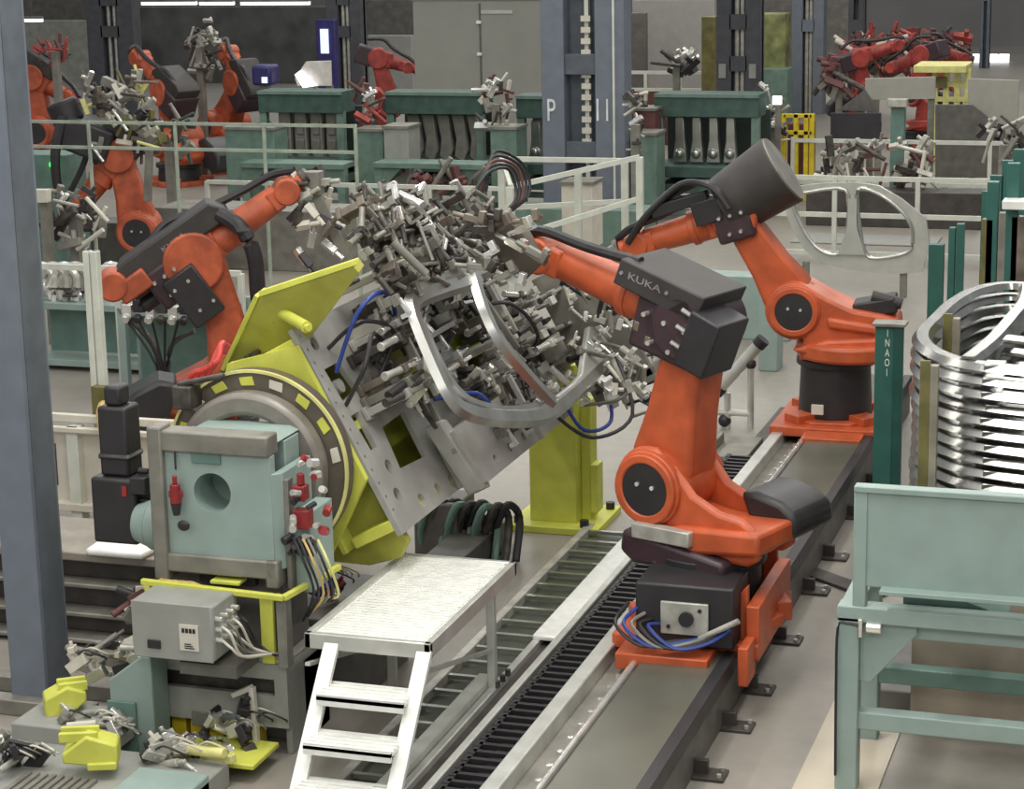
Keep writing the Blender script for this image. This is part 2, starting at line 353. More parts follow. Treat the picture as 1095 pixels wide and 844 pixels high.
b = MB(); b.cyl((-2.74, 11.76, RB+.12), (-2.50, 11.74, RB+.26), .018, seg=10); b.build('grey_lever', GALV, fr)
b = MB(FM); b.bb((-.06, .26, .56), (.36, .34, .655)); b.build('nameplate_bar', GALV, fr, .008)
b = MB(FM); b.prism([(.44, .60), (.46, .46), (.36, .39), (-.3, .40), (-.3, .50)], (0, 0, 0), X, Z, Y, .05, .33); b.build('column_skirt', PURPLE, fr, .03)
# --- rear robot on the rail
rr, RM, RF, RL = robot('industrial_robot', 'orange robot at far end of the rail, black drum on its bent elbow', (-2.95, 17.75, RB), math.radians(184), (.33, .98), (.84, 1.75), (1.70, 1.48), .95, box=None, drum=True, tail=False, nomot=True, mblock=(.02, -.04, .34, .50, .32, 0), bulky=True, zb=.56, disc=.28, hw=.26)
b = MB(); b.bb((-3.42, 17.25, RB-.04), (-2.5, 18.3, RB+.04)); b.bb((-3.1, 17.0, RB-.08), (-2.62, 17.25, RB+.02)); b.build('rail_carriage', ORANGE, rr, .008)
b = MB(); b.bb((-3.08, 17.33, RB+.14), (-2.98, 17.36, RB+.22)); b.build('rating_plate', CREAM, rr)
b = MB(RM); b.box((-.33, 0, 1.0), (.36, .30, .14), Matrix.Rotation(.2, 3, 'Y')); b.build('column_motor', BLACK, rr, .02)
b = MB(RM); b.cyl((-.3, .1, 1.10), (-.55, .1, 1.04), .05, seg=14); b.build('motor_plug', BLACK2, rr)
for i in range(4):
    b = MB(RF); o = (i-1.5)*.06
    b.tube([(.0, .22+o, .1), (.1, .20+o, .32), (.35, .1+o, .34+.02*i), (.7, .1+o, .24), (.95, .05+o, .05)], .028, 8, 5); b.build('dress_hose', BLACK, rr)
b = MB(RF); b.box((.42, .12, .24), (.5, .14, .10)); b.box((.2, .2, .12), (.24, .1, .2)); b.build('hose_bracket', BLACK, rr, .01)
# --- mid-left robot
def hit(px, py, base, h):
    u = V((math.cos(h), math.sin(h), 0)); n = V((-u.y, u.x, 0)); d = ray(px, py)
    t = (base[0]*n.x+base[1]*n.y)/(d.x*n.x+d.y*n.y); q = V((d.x*t, d.y*t, CAMH+d.z*t))
    return ((q.x-base[0])*u.x+(q.y-base[1])*u.y, q.z-base[2])
hb = math.radians(28); mbase = G(232, 402, .75); mbase = (mbase.x, mbase.y, 0.0)
mr, MM, MF, ML = robot('industrial_robot', 'orange robot behind the yellow plate, black box on its back, forearm raised', mbase, hb, hit(254, 395, mbase, hb), hit(226, 284, mbase, hb), hit(306, 204, mbase, hb), 1.0, orange=ORANGE2, fo=hit(206, 277, mbase, hb), box=(-.56, .50), elbow_r=.26, tsize=.06)
b = MB(MF); b.cyl((-.66, .08, .24), (-.66, -.26, .24), .13, seg=24); b.box((-.52, -.1, .14), (.3, .3, .18)); b.build('rear_cap', ORANGE2, mr, .02)
b = MB(MF); b.box((-.16, -.27, -.22), (.30, .10, .48)); mo = b.build('side_cover', BLACK, mr, .015)
for i in range(4): MB(MF).cyl((-.26+.07*i, -.30, -.08-.26*(i % 2)), (-.26+.07*i, -.335, -.08-.26*(i % 2)), .016, seg=8).build('bolt', SILVER, mo)
b = MB(MF); b.tube([(.42, -.16, .2), (.5, -.26, 0), (.45, -.28, -.25), (.3, -.25, -.5), (.15, -.2, -.75)], .07, 10, 5); b.build('dress_hose', BLACK, mr)
# --- left robot behind, black head folded down
h2 = math.radians(200); lb = G(160, 285, .3); lb = (lb.x, lb.y, 0.0)
lr, LM, LF, LL = robot('industrial_robot', 'orange robot behind the thin fence, forearm folded down, black head', lb, h2, hit(150, 245, lb, h2), hit(128, 165, lb, h2), hit(80, 228, lb, h2), 1.05, orange=ORANGE2, box=(-.35, .25), text=False)
b = MB(LF); b.box((.06, .1, .42), (.42, .5, .62), Matrix.Rotation(.3, 3, 'Y')); b.cyl((.05, .1, .7), (-.1, .1, .95), .2, seg=20); b.build('hose_head', BLACK, lr, .04)
b = MB(LF); b.tube([(0, .3, .8), (.4, .42, .6), (.8, .4, .25), (1.0, .2, -.1), (.9, .1, -.3)], .06, 8, 5); b.build('dress_hose', BLACK, lr)
# --- far robots
def far_robot(px, lab, baseP, h, a2, a3, wr, sc=1.0, org=ORANGE2, box=(-.4, .3)):
    bs = G(*baseP, .3); bs = (bs.x, bs.y, 0.0)
    return robot('industrial_robot', lab, bs, h, hit(*a2, bs, h), hit(*a3, bs, h), hit(*wr, bs, h), sc, orange=org, text=False, box=box, lod=1)
far_robot(0, 'small distant orange robot beside the left column, its arm bent to the right', (48, 172), math.radians(15), (44, 140), (36, 82), (72, 104), 1.15)
far_robot(0, 'distant orange robot with a black box elbow and red head, second from the left column', (192, 178), math.radians(150), (188, 150), (182, 98), (150, 62), 1.15)
far_robot(0, 'distant orange robot left of the first green rack, upright with dark wrist', (240, 165), math.radians(150), (240, 134), (259, 88), (244, 56), 1.15)
far_robot(0, 'dark red robot arm behind the grey gripper plates, right of centre at far side', (925, 135), math.radians(20), (922, 100), (918, 62), (960, 48), .9, RED, None)
far_robot(0, 'dark red robot arm in the far right corner, nearest the yellow scaffold', (975, 142), math.radians(160), (982, 100), (990, 58), (955, 72), .9, RED, None)
far_robot(0, 'dark red robot arm at far right whose forearm points to the right', (1020, 128), math.radians(25), (1005, 100), (1000, 55), (1030, 62), .9, RED, None)
far_robot(0, 'dark red robot left of the tall grey cabinet, half hidden by fixtures', (420, 150), math.radians(20), (418, 112), (404, 62), (436, 72), .95, RED, None)
# ================================================================== RAIL AND FLOOR TRACKS
rail = thing('robot_rail', 'long dark grey rail track running away under the two orange robots', 'rail', (-2.8, 12, 0))
MB().bb((-3.10, 6, 0), (-2.56, 19.6, RB-.03)).build('rail_bed', GREYD, rail, .006)
MB().bb((-3.06, 6, RB-.03), (-2.62, 19.6, RB-.005)).build('top_cover', mat('oily_steel_cover', (104, 104, 92), .32, .3, noise=.1, nscale=2), rail)
MB().bb((-2.62, 6, RB-.10), (-2.545, 19.6, RB+.005)).build('edge_beam', BLACK, rail, .005)
MB().bb((-3.30, 6, 0), (-3.10, 19.6, .24)).build('bolt_ledge', GREYM, rail)
MB().cyl((-3.105, 6, RB-.02), (-3.105, 19.6, RB-.02), .022, seg=12).build('guide_rail', SILVER, rail)
MB().bb((-3.40, 6, .22), (-3.30, 19.6, .34)).build('side_bar', ALU2, rail, .01)
for i in range(60):
    y = 7.6+i*.2
    MB().cyl((-3.19, y, .24), (-3.19, y, .262), .02, seg=8).build('bolt', SILVER, rail)
for y in (9.9, 10.87, 11.6, 12.22, 13.14, 14.18, 14.99, 16.06, 17.0):
    b = MB(); b.bb((-2.56, y-.08, 0), (-2.38, y+.08, .02)); b.bb((-2.56, y-.02, .0), (-2.48, y+.02, .10)); ft = b.build('foot_plate', TRACKM, rail, .004)
    for dx, dy in ((-2.41, -.05), (-2.41, .05)): MB().cyl((dx, y+dy, .02), (dx, y+dy, .04), .014, seg=8).build('anchor_bolt', GALV, ft)
ch = thing('cable_chain', 'black plastic cable carrier chain lying beside the rail track', 'cable chain', (-3.57, 12, 0))
for i in range(80):
    y = 8.6+i*.105 if i < 80 else 0
    b = MB(); b.bb((-3.72, y, .05), (-3.68, y+.095, .20)); b.bb((-3.46, y, .05), (-3.42, y+.095, .20)); b.bb((-3.70, y+.028, .175), (-3.44, y+.062, .20)); b.bb((-3.70, y+.028, .05), (-3.44, y+.062, .07))
    b.build('chain_link', BLACK, ch)
MB().bb((-3.74, 6.5, .0), (-3.41, 19.4, .03)).build('chain_trough', TRACKM, ch)
tr = thing('cable_trough', 'aluminium guide channel left of the black cable chain', 'channel', (-3.85, 12, 0))
b = MB(); b.bb((-3.95, 6.5, 0), (-3.90, 15.1, .17)); b.bb((-3.80, 6.5, 0), (-3.75, 15.1, .2)); b.bb((-3.95, 6.5, .0), (-3.75, 15.1, .12)); b.build('channel_profile', ALU2, tr, .008)
MB().bb((-3.95, 12.3, .165), (-3.79, 15.1, .20)).build('cover_strip', ALU, tr, .01)
MB().bb((-4.05, 6.5, 0), (-3.955, 11.55, .21)).build('side_profile', ALU2, tr, .008)
b = MB(); b.bb((-3.90, 6.5, .12), (-3.80, 15.1, .13)); b.build('inner_floor', TRACKM, tr)
for y in (11.45, 11.55, 11.65): MB().cyl((-3.9, y, .17), (-3.9, y, .21), .018, seg=8).build('screw', DARKM, tr)
ld = thing('cable_ladder', 'flat cable ladder with silver rungs on the floor beside the step platform', 'cable ladder', (-4.2, 12, 0))
MB().bb((-4.42, 6.5, 0), (-4.36, 15.2, .07)).build('side_rail', GALV, ld, .005)
MB().bb((-4.02, 11.6, 0), (-3.98, 15.2, .07)).build('side_rail', GALV, ld, .005)
MB().bb((-4.36, 6.5, 0), (-4.02, 15.2, .012)).build('tray_floor', mat('trough_green_grey', (92, 96, 84), .5, .2, noise=.15), ld)
for i in range(26):
    y = 8.4+i*.265
    MB().bb((-4.36, y, .035), (-4.02, y+.035, .06)).build('rung', SILV2, ld)
# floor strips on the right
MB().bb((-2.0, 7.5, 0), (-1.55, 13.2, .012)).build('floor_band', mat('pale_floor_band', (196, 184, 164), .4, noise=.05, nscale=2), label='pale flat floor band running between rail and teal frame', cat='floor sheet')  # thin slab draws a paler band on the floor
b = MB(); b.beam(PY(862, 612, 14.61)+Z*.0, G(940, 640, .0), .16, .05); b.build('floor_channel', TRACKM, label='dark flat cable cover on the floor right of the rail', cat='cable cover')
# ================================================================== STEP PLATFORM
sp = thing('step_platform', 'white aluminium step platform with three treads in the foreground', 'steps', (-4.25, 11, 0))
b = MB(); b.bb((-4.60, 10.30, .80), (-3.90, 11.78, .83))
for i in range(34): b.bb((-4.56, 10.34+i*.0425, .83), (-3.94, 10.34+i*.0425+.028, .842))
b.build('deck', ALU, sp)
b = MB(); b.bb((-4.62, 10.28, .76), (-4.58, 11.80, .85)); b.bb((-3.92, 10.28, .76), (-3.88, 11.80, .85)); b.bb((-4.62, 10.28, .76), (-3.88, 10.32, .85)); b.bb((-4.62, 11.76, .76), (-3.88, 11.80, .85)); b.build('deck_frame', ALU2, sp, .006)
for x in (-4.57, -3.93):
    for y in (11.45,): 
        l = MB().bb((x-.025, y-.025, .06), (x+.025, y+.025, .78)).build('leg', ALU2, sp, .004)
        MB().cyl((x, y, 0.0), (x, y, .06), .03, seg=12).build('rubber_foot', BLACK, l)
        MB().cyl((x, y, .06), (x, y, .12), .024, seg=10).build('threaded_spindle', DARKM, l)
def stringer(x):
    b = MB(); b.beam((x, 10.30, .80), (x, 9.62, .0), .035, .085, hint=X); return b
for x in (-4.46, -3.92): stringer(x).build('stringer', ALU, sp, .004)
for i, (y, z) in enumerate(((10.13, .60), (9.93, .40), (9.75, .20))):
    b = MB(); b.bb((-4.44, y-.13, z-.02), (-3.94, y+.10, z))
    for q in range(5): b.bb((-4.44, y-.125+q*.046, z), (-3.94, y-.10+q*.046, z+.012))
    b.bb((-4.44, y-.13, z-.05), (-3.94, y-.11, z)); b.build('tread', ALU, sp)
b = MB(); b.beam((-3.93, 11.45, .40), (-3.93, 10.2, .7), .02, .03, hint=X); b.beam((-4.57, 11.45, .40), (-4.57, 10.2, .7), .02, .03, hint=X); b.build('brace', ALU2, sp)
# ================================================================== HEADSTOCK (positioner drive)
hs = thing('positioner_headstock', 'teal drive housing with round hole on a grey base, big dark ring behind', 'machine', (-5.25, 10.85, 0))
yF = 10.55
b = MB()
x0, x1 = -5.62, -4.88
hole = [(-5.265+.115*math.cos(a), 1.53+.115*math.sin(a)) for a in [i*6.28318/28 for i in range(28)]]
b.holed([(x0+.06, 1.16), (x1-.02, 1.16), (x1-.02, 1.76), (x0+.06, 1.76)], [hole], (0, 0, 0), X, Z, Y, yF, yF+.06)
b.bb((x0+.02, yF+.25, 1.10), (x1-.04, 11.0, 1.79)); b.ring((-5.265, yF+.06, 1.53), (-5.265, yF+.25, 1.53), .115, .125, 28)
b.prism([(x1-.02, yF), (x1+.03, yF+.05), (x1+.03, 11.0), (x1-.02, 11.0)], (0, 0, 0), X, Y, Z, 1.10, 1.66)
b.build('housing', TEAL, hs, .006)
b = MB(); b.bb((x0-.02, yF-.04, 1.0), (x0+.07, yF+.10, 1.90)); b.bb((x0, yF-.03, 1.76), (x1-.02, yF+.12, 1.88)); b.bb((x0, yF-.03, 1.05), (x1, yF+.14, 1.16)); b.bb((x1-.07, yF-.03, 1.0), (x1+.01, yF+.12, 1.16))
b.build('front_frame', GREYM, hs, .012)
b = MB(); b.prism([(-.55, 0), (.08, 0), (.02, .025), (-.50, .025)], (-5.0, yF+.12, 1.80), X, Z, Y, 0, .40); b.build('housing_top', TEAL, hs, .01)
b = MB(); b.bb((-5.38, yF-.012, 1.70), (-5.20, yF, 1.765)); b.build('lifting_lug', TEALD, hs, .004)
b = MB(); b.bb((x1+.03, yF+.05, .98), (x1+.06, yF+.12, 1.62)); b.build('side_channel', GREYM, hs, .004)
b = MB(); b.bb((x1+.06, yF+.1, .95), (x1+.16, 10.98, 1.42)); b.build('side_panel', TEAL, hs, .006)
RC = V((-5.265, 11.06, 1.53))
b = MB(); b.ring(RC+Y*.10, RC+Y*.20, .40, .575, 72); rg = b.build('ring_guide', mat('dark_taupe_ring', (112, 104, 92), .42, .35), hs, .006)
b = MB(); b.ring(RC-Y*.04, RC+Y*.10, .33, .465, 72); b.build('inner_ring', mat('taupe_ring', (132, 126, 118), .4, .2), rg, .03)
b = MB(); b.ring(RC+Y*.085, RC+Y*.11, .562, .578, 72); b.build('ring_edge', YPALE, rg)
for i in range(12):
    a = math.radians(10+i*21)
    p = lambda r, da: (RC.x+r*math.cos(a+da), RC.z+r*math.sin(a+da))
    b = MB(); pts = [p(.485, -.09), p(.485, .09), p(.535, .10), p(.54, -.06)]
    b.prism(pts, (0, 0, 0), X, Z, Y, RC.y+.092, RC.y+.10); b.build('ring_window', YEL if i % 3 else CREAM, rg, .003)
b = MB(); b.bb((-5.72, 11.0, 1.88), (-5.60, 11.2, 2.02)); b.beam((-5.7, 11.05, 2.02), (-5.42, 11.1, 2.08), .05, .03); b.build('ring_bracket', DARKM, hs, .01)
# motor at left
b = MB(); b.cyl((-5.62, 10.80, 1.24), (-5.78, 10.80, 1.24), .155, .155, 28); b.cyl((-5.78, 10.80, 1.24), (-5.88, 10.80, 1.24), .145, .11, 28); b.build('drive_flange', TEAL, hs, .012)
b = MB(); b.bb((-6.17, 10.78, 1.10), (-5.88, 11.04, 1.50)); dm = b.build('drive_motor', BLACK, hs, .02)
b = MB(); b.bb((-6.12, 10.82, 1.50), (-5.93, 11.0, 1.92)); b.bb((-6.08, 10.84, 1.92), (-5.97, 10.97, 2.04)); b.bb((-6.13, 10.81, 1.60), (-5.92, 11.01, 1.64)); b.build('motor_body', BLACK, dm, .02)
for i in range(5): MB().cyl((-5.88, 10.85, 1.36+i*.045), (-5.82, 10.85, 1.36+i*.045), .018, seg=10).build('motor_plug', BLACK, dm)
MB().bb((-5.90, 10.76, 1.42), (-5.80, 10.9, 1.52)).build('motor_terminal_box', BLACK, dm, .006)
b = MB(); b.bb((-5.96, 10.772, 1.40), (-5.93, 10.78, 1.46)); b.build('warning_tag', REDV, dm)
# hanging red valve on housing and red valve block on side
b = MB(); b.cyl((-5.47, yF-.05, 1.47), (-5.47, yF-.05, 1.58), .032, .03, 12); b.bb((-5.51, yF-.06, 1.50), (-5.43, yF-.03, 1.54)); b.cyl((-5.47, yF-.05, 1.58), (-5.47, yF-.05, 1.63), .014, seg=10); hv = b.build('hanging_valve', REDV, hs, .004)
b = MB(); b.tube([(-5.47, yF-.03, 1.66), (-5.475, yF-.02, 1.72), (-5.48, yF-.01, 1.76)], .006, 6); b.cyl((-5.47, yF-.05, 1.40), (-5.47, yF-.05, 1.47), .02, .032, 10); b.sphere((-5.43, yF-.05, 1.34), .035, sc=(1.1, .5, .9)); b.build('valve_fitting', BLACK, hv)
b = MB(); b.bb((x1+.08, yF+.04, 1.34), (x1+.18, yF+.12, 1.45)); b.bb((x1+.08, yF+.04, 1.50), (x1+.16, yF+.12, 1.59)); b.cyl((x1+.13, yF+.07, 1.59), (x1+.13, yF+.07, 1.66), .022, seg=12); vb = b.build('valve_block', REDV, hs, .008)
for i in range(18):
    q = V((x1+.06+RNG.random()*.26, yF+.0+RNG.random()*.1, 1.2+RNG.random()*.55)); MB().cyl(q, q+V((RNG.uniform(-.03, .03), -.05, RNG.uniform(-.02, .05))), RNG.uniform(.012, .03), seg=10).build('valve_fitting', [SILVER, BLACK, GALV, REDV][i % 4], vb)
for i in range(5): MB().bb((x1+.09+i*.028, yF, 1.20), (x1+.108+i*.028, yF+.05, 1.28+.02*(i % 2))).build('valve_coil', BLACK, vb)
for i in range(6):
    b = MB(); xx = x1+.10+i*.03
    b.tube([(xx, yF, 1.3), (xx+.08, yF-.06, 1.2), (xx+.12, yF-.02, 1.0), (xx+.02, yF+.04, .8+.03*i)], .008, 6, 5); b.build('air_hose', [BLACK, BLACK, TAN, GREYM, BLACK, YPALE][i], hs)
# lower frame, yellow tubes, control box, base cabinet
b = MB(); b.bb((-5.6, yF+.1, .55), (-4.9, 10.98, 1.05)); b.build('lower_body', GREYD, hs)
b = MB(); b.bb((-5.40, yF+.05, .98), (-5.05, yF+.1, 1.05)); b.build('recess_shade', BLACK, hs)  # solid black block, its colour stands in for the shade of a recess
b = MB(); b.bb((-5.28, yF-.06, 1.01), (-5.10, yF+.05, 1.03)); b.build('yellow_pad', YEL, hs, .004)
b = MB()
b.beam((-5.68, yF-.12, 1.01), (-4.80, yF-.12, .985), .035, .035); b.beam((-4.80, yF-.12, .985), (-4.70, 11.0, 1.0), .035, .035); b.beam((-5.64, yF-.12, .60), (-5.64, yF-.12, 1.0), .035, .035); b.bb((-4.98, yF-.06, .56), (-4.90, yF-.03, .98)); b.bb((-4.88, yF-.06, .56), (-4.86, yF-.03, .98))
b.build('yellow_guard_frame', YEL, hs, .006)
b = MB(); b.bb((-4.86, yF-.10, .56), (-4.80, yF-.02, .97)); b.build('corner_channel', GREYM, hs, .004)
b = MB(); b.bb((-5.60, 10.14, .68), (-5.10, 10.46, 1.0)); cb = b.build('control_box', GREY, hs, .012)
b = MB(); b.bb((-5.595, 10.13, .675), (-5.105, 10.142, 1.005)); b.build('box_lid', GREY, cb, .008)
b = MB(); b.bb((-5.30, 10.122, .74), (-5.185, 10.131, .89)); lp = b.build('paper_label', CREAM, cb)
for k in range(4): MB().bb((-5.283+k*.022, 10.119, .845), (-5.267+k*.022, 10.123, .87)).build('label_print', BLET, lp)
for k in range(3): MB().bb((-5.27, 10.119, .753+k*.012), (-5.21-.01*k, 10.123, .758+k*.012)).build('label_print', BLET, lp)
b = MB(); b.bb((-5.50, 10.118, .735), (-5.42, 10.131, .785)); b.build('socket', BLACK, cb, .004)
for i in range(4):
    for j in range(3): MB().cyl((-5.10, 10.18+i*.07, .80+j*.06), (-5.06, 10.18+i*.07, .80+j*.06), .016, seg=10).build('cable_gland', SILVER, cb)
for i in range(8):
    b = MB(); yy = 10.17+(i % 4)*.07; zz = .80+(i//4)*.08
    b.tube([(-5.06, yy, zz), (-5.0, yy-.02, zz-.03), (-4.97, yy+.05, .70), (-4.90, yF-.1, .64), (-4.86, yF-.08, .63)], .008, 6, 5); b.build('cable', [CREAM, GREYM, CREAM, BLACK][i % 4], cb)
b = MB(); b.bb((-5.35, 10.2, .57), (-5.0, 10.5, .64)); b.build('box_bracket', GREYD, hs)
b = MB(); b.holed([(-5.70, .17), (-4.84, .17), (-4.84, .56), (-5.70, .56)], [[(-5.66, .36), (-4.92, .36), (-4.92, .46), (-5.66, .46)]], (0, 0, 0), X, Z, Y, yF-.04, yF)
b.bb((-5.70, yF-.04, .55), (-4.84, 11.1, .575)); b.bb((-5.70, yF, .0), (-5.66, 11.1, .55)); b.bb((-4.88, yF, 0), (-4.84, 11.1, .55)); b.bb((-5.70, 10.75, 0), (-4.84, 11.1, .5))
b.build('base_cabinet', GREY, hs, .006)
b = MB(); b.bb((-5.68, yF+.02, .34), (-4.90, yF+.05, .48)); b.build('inspection_slot', DARKM, hs)
b = MB(); b.bb((-5.45, yF-.05, .13), (-5.05, yF-.02, .22)); b.build('front_lip', GREYM, hs, .004)
for i in range(5): MB().bb((-5.62+i*.12, yF+.03, .0), (-5.53+i*.12, yF+.10, .18+.03*(i % 2))).build('yellow_chock', YEL2, hs)
b = MB(); b.tube([(-5.75, yF+.3, .95), (-5.69, yF+.1, 1.0), (-5.58, yF-.05, 1.0), (-5.4, yF-.08, 1.0), (-5.28, yF-.05, .96)], .012, 6, 5); b.build('tan_hose', TAN, hs)
for i in range(4): b = MB(); b.tube([(-5.60+.05*i, yF-.05, 1.0), (-5.52+.05*i, yF-.1, 1.02), (-5.45+.04*i, yF-.06, .99)], .01, 6, 4); b.build('tan_hose', TAN, hs)
# ================================================================== TILTED FIXTURE
O = V((-5.11, 11.4, 2.31)); E1 = V((.473, 0, -.881)).normalized(); EN = V((.881, 0, .473)).normalized()
FX = Matrix(((E1.x, 0, EN.x, O.x), (0, 1, 0, O.y), (E1.z, 0, EN.z, O.z), (0, 0, 0, 1)))
fx = thing('tilting_weld_fixture', 'large tilted steel plate full of clamps on a yellow frame behind the teal drive', 'welding fixture', (-4.8, 13, 0))
X_, Y_, Z_ = X, Y, Z
def circ(cx, cy, r, n=18, ry=None): return [(cx+r*math.cos(6.28318*i/n), cy+(ry or r)*math.sin(6.28318*i/n)) for i in range(n)]
holes = [circ(s, t, .045) for s, t in ((1.17, .20), (1.29, .46), (1.30, .74), (1.31, .98), (1.31, 1.22), (1.0, .28), (.43, .22), (.14, .17))]
holes += [[(.78, .45), (.77, .84), (1.08, .82), (1.05, .40)], [(.30, .12), (.30, .34), (.50, .40), (.52, .14)], [(.62, .14), (.62, .26), (.86, .26), (.86, .16)], [(.35, 1.0), (.35, 1.5), (.8, 1.5), (.8, 1.0)], [(.35, 2.0), (.35, 2.8), (.85, 2.8), (.85, 2.0)]]
holes += [circ(.06+.09*i, .05, .012, 8) for i in range(14)]
b = MB(FX); b.holed([(0, 0), (1.38, 0), (1.38, 3.2), (0, 3.2)], holes, (0, 0, 0), X, Y, Z, -.035, .0)
b.build('base_plate', PLATE, fx, .004)
b = MB(FX); b.holed([(1.02, .92), (1.42, 1.02), (1.42, 2.95), (1.0, 2.95)], [circ(1.33, 1.3+.3*i, .03, 12) for i in range(5)], (0, 0, .17), X, Y, Z, -.05, .03); b.bb((1.06, 1.0, 0), (1.38, 1.06, .14)); b.bb((1.06, 2.0, 0), (1.38, 2.06, .14)); b.bb((1.06, 2.85, 0), (1.38, 2.9, .14)); b.build('raised_plate', PLATE, fx, .008)
b = MB(FX); b.prism([(.92, .86), (1.44, .98), (1.46, 1.10), (1.36, 1.12), (.94, .98)], (0, 0, .05), X, Y, Z, 0, .12); b.build('raised_plate_bracket', PLATE, fx, .01)
# yellow frame: end plate and side plates
def XZ(px, py, Yv): q = PY(px, py, Yv); return (q.x, q.z)
Yp = 11.33
outl = [XZ(*p, Yp) for p in [(238, 412), (243, 389), (316, 371), (336, 408), (366, 466), (391, 514), (370, 560), (352, 597), (325, 597), (318, 560), (312, 500), (300, 440), (270, 416)]]
win = [[XZ(*p, Yp) for p in w] for w in ([(324, 438), (335, 425), (346, 447), (337, 458)], [(346, 478), (358, 474), (368, 500), (362, 516), (350, 496)])]
b = MB(); b.holed(outl, win, (0, 0, 0), X, Z, Y, Yp, Yp+.05); b.build('frame_end_plate', YEL, fx, .006)
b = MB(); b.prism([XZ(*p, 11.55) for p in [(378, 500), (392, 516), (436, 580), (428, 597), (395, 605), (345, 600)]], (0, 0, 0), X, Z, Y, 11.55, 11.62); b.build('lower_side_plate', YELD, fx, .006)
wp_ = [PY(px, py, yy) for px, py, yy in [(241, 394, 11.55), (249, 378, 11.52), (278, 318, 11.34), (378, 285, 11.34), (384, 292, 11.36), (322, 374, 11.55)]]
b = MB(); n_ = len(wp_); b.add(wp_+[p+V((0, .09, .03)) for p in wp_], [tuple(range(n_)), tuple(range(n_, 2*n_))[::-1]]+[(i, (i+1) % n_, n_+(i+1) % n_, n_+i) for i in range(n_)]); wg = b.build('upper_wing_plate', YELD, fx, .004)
b = MB(); b.beam(wp_[2]+V((0, .045, .02)), wp_[3]+V((0, .045, .02)), .035, .11, hint=Y); b.beam(wp_[0]+V((-.01, .045, .0)), wp_[2]+V((-.01, .045, .02)), .03, .11, hint=Y); b.build('wing_edge', YEL, wg, .004)  # lit edge painted brighter, the wing face behind it painted in shade
b = MB(FX)
b.bb((.05, -.02, -.40), (.12, 3.3, -.035)); b.bb((.66, .0, -.34), (.72, 3.3, -.035)); b.bb((1.27, .0, -.32), (1.34, 3.3, -.035)); b.bb((.05, 3.2, -.40), (1.34, 3.3, -.035)); b.bb((.05, .0, -.42), (1.34, 3.3, -.38))
b.build('frame_beams', YEL, fx, .006)
b = MB(); p0 = V(PY(298, 333, 11.5)); p1 = V(PY(328, 350, 11.2)); b.cyl(p0, p1, .035, .035, 18); b.cyl(p1, p1+(p1-p0).normalized()*.03, .02, seg=12); b.build('stop_pin', YEL, fx)
for px, py in ((290, 336), (293, 342), (285, 338), (357, 303), (362, 309), (352, 312), (265, 382), (272, 378)):
    q = PY(px, py, Yp+.14); MB().cyl(q+Y*.3, q-Y*.02, .016, seg=10).build('bolt', DARKM, fx)
# ---- clamps
def clamp(s, t, h, ang, sc, m1, m2, parent=fx, F=FX):
    """toggle clamp: riser, air cylinder, arm and jaw"""
    R = Matrix.Translation((s, t, 0)) @ Matrix.Rotation(ang, 4, 'Z')
    b = MB(F @ R); k = sc
    b.box((0, 0, h/2), (.10*k, .07*k, h)); b.box((0, 0, .02), (.16*k, .12*k, .03)); b.box((.02*k, 0, h+.03*k), (.12*k, .085*k, .09*k))
    c = b.build('clamp', m1, parent, .004)
    b = MB(F @ R); b.cyl((-.05*k, 0, h+.02*k), (-.27*k, 0, h-.03*k), .035*k, .035*k, 12); b.cyl((-.27*k, 0, h-.03*k), (-.30*k, 0, h-.037*k), .042*k, .042*k, 12); b.build('air_cylinder', m2, c, .003)
    b = MB(F @ R); b.beam((.02*k, 0, h+.07*k), (.22*k, 0, h+.10*k), .04*k, .05*k); b.bb((.18*k, -.02*k, h+.0*k), (.23*k, .02*k, h+.10*k)); b.build('clamp_arm', SILVER if RNG.random() < .35 else (GREYM if RNG.random() < .5 else DARKM), c, .003)
    return c
PAL = [(GALV, SILVER), (DARKM, SILVER), (BROWN, GALV), (GREYM, BLACK), (PLATE, DARKM), (DARKM, GREYM), (BROWN, BLACK)]
CL = [(.26, .62, .40, 1.57), (.34, .5, .42, 1.57), (.52, .42, .38, 1.5), (.60, .40, .36, 1.65), (.66, .34, .34, 1.5), 
      (.38, .78, .3, 3.3), (.5, .95, .28, 2.6), (.62, .72, .3, 3.14), (.45, 1.25, .3, 0), (.68, 1.35, .32, 1.6), (.3, 1.2, .3, -1.2), (.82, 1.5, .34, 1.5),
      (.35, 1.85, .3, 1.4), (.5, 2.0, .34, 0), (.68, 2.05, .3, -1.3), (.4, 2.3, .32, 2.4), (.58, 2.45, .3, 3.0), (.8, 2.3, .28, .4), (.95, 2.0, .3, -1.5), (1.05, 2.4, .32, .6), (.72, 2.75, .34, 1.6), (.9, 2.8, .4, 1.5), (.5, 2.85, .34, 1.2), (1.15, 1.9, .28, .2), (1.2, 1.5, .3, .1), (1.15, 2.6, .3, .2),
      (.1, .9, .36, .2), (.05, 1.4, .4, .5), (.08, 1.9, .42, .2), (.05, 2.4, .4, -.3), (.1, 2.9, .44, .2), (.3, 3.1, .4, 1.5), (.6, 3.2, .45, 1.6), (.85, 3.25, .4, 1.5), (1.1, 3.2, .42, 1.4), (1.3, 3.1, .4, .8), (1.25, 2.85, .36, .3)]
for i, (s, t, h, a) in enumerate(CL):
    m1, m2 = PAL[i % len(PAL)]; clamp(s, t, h*.8, a, .5+.25*RNG.random(), m1, m2)
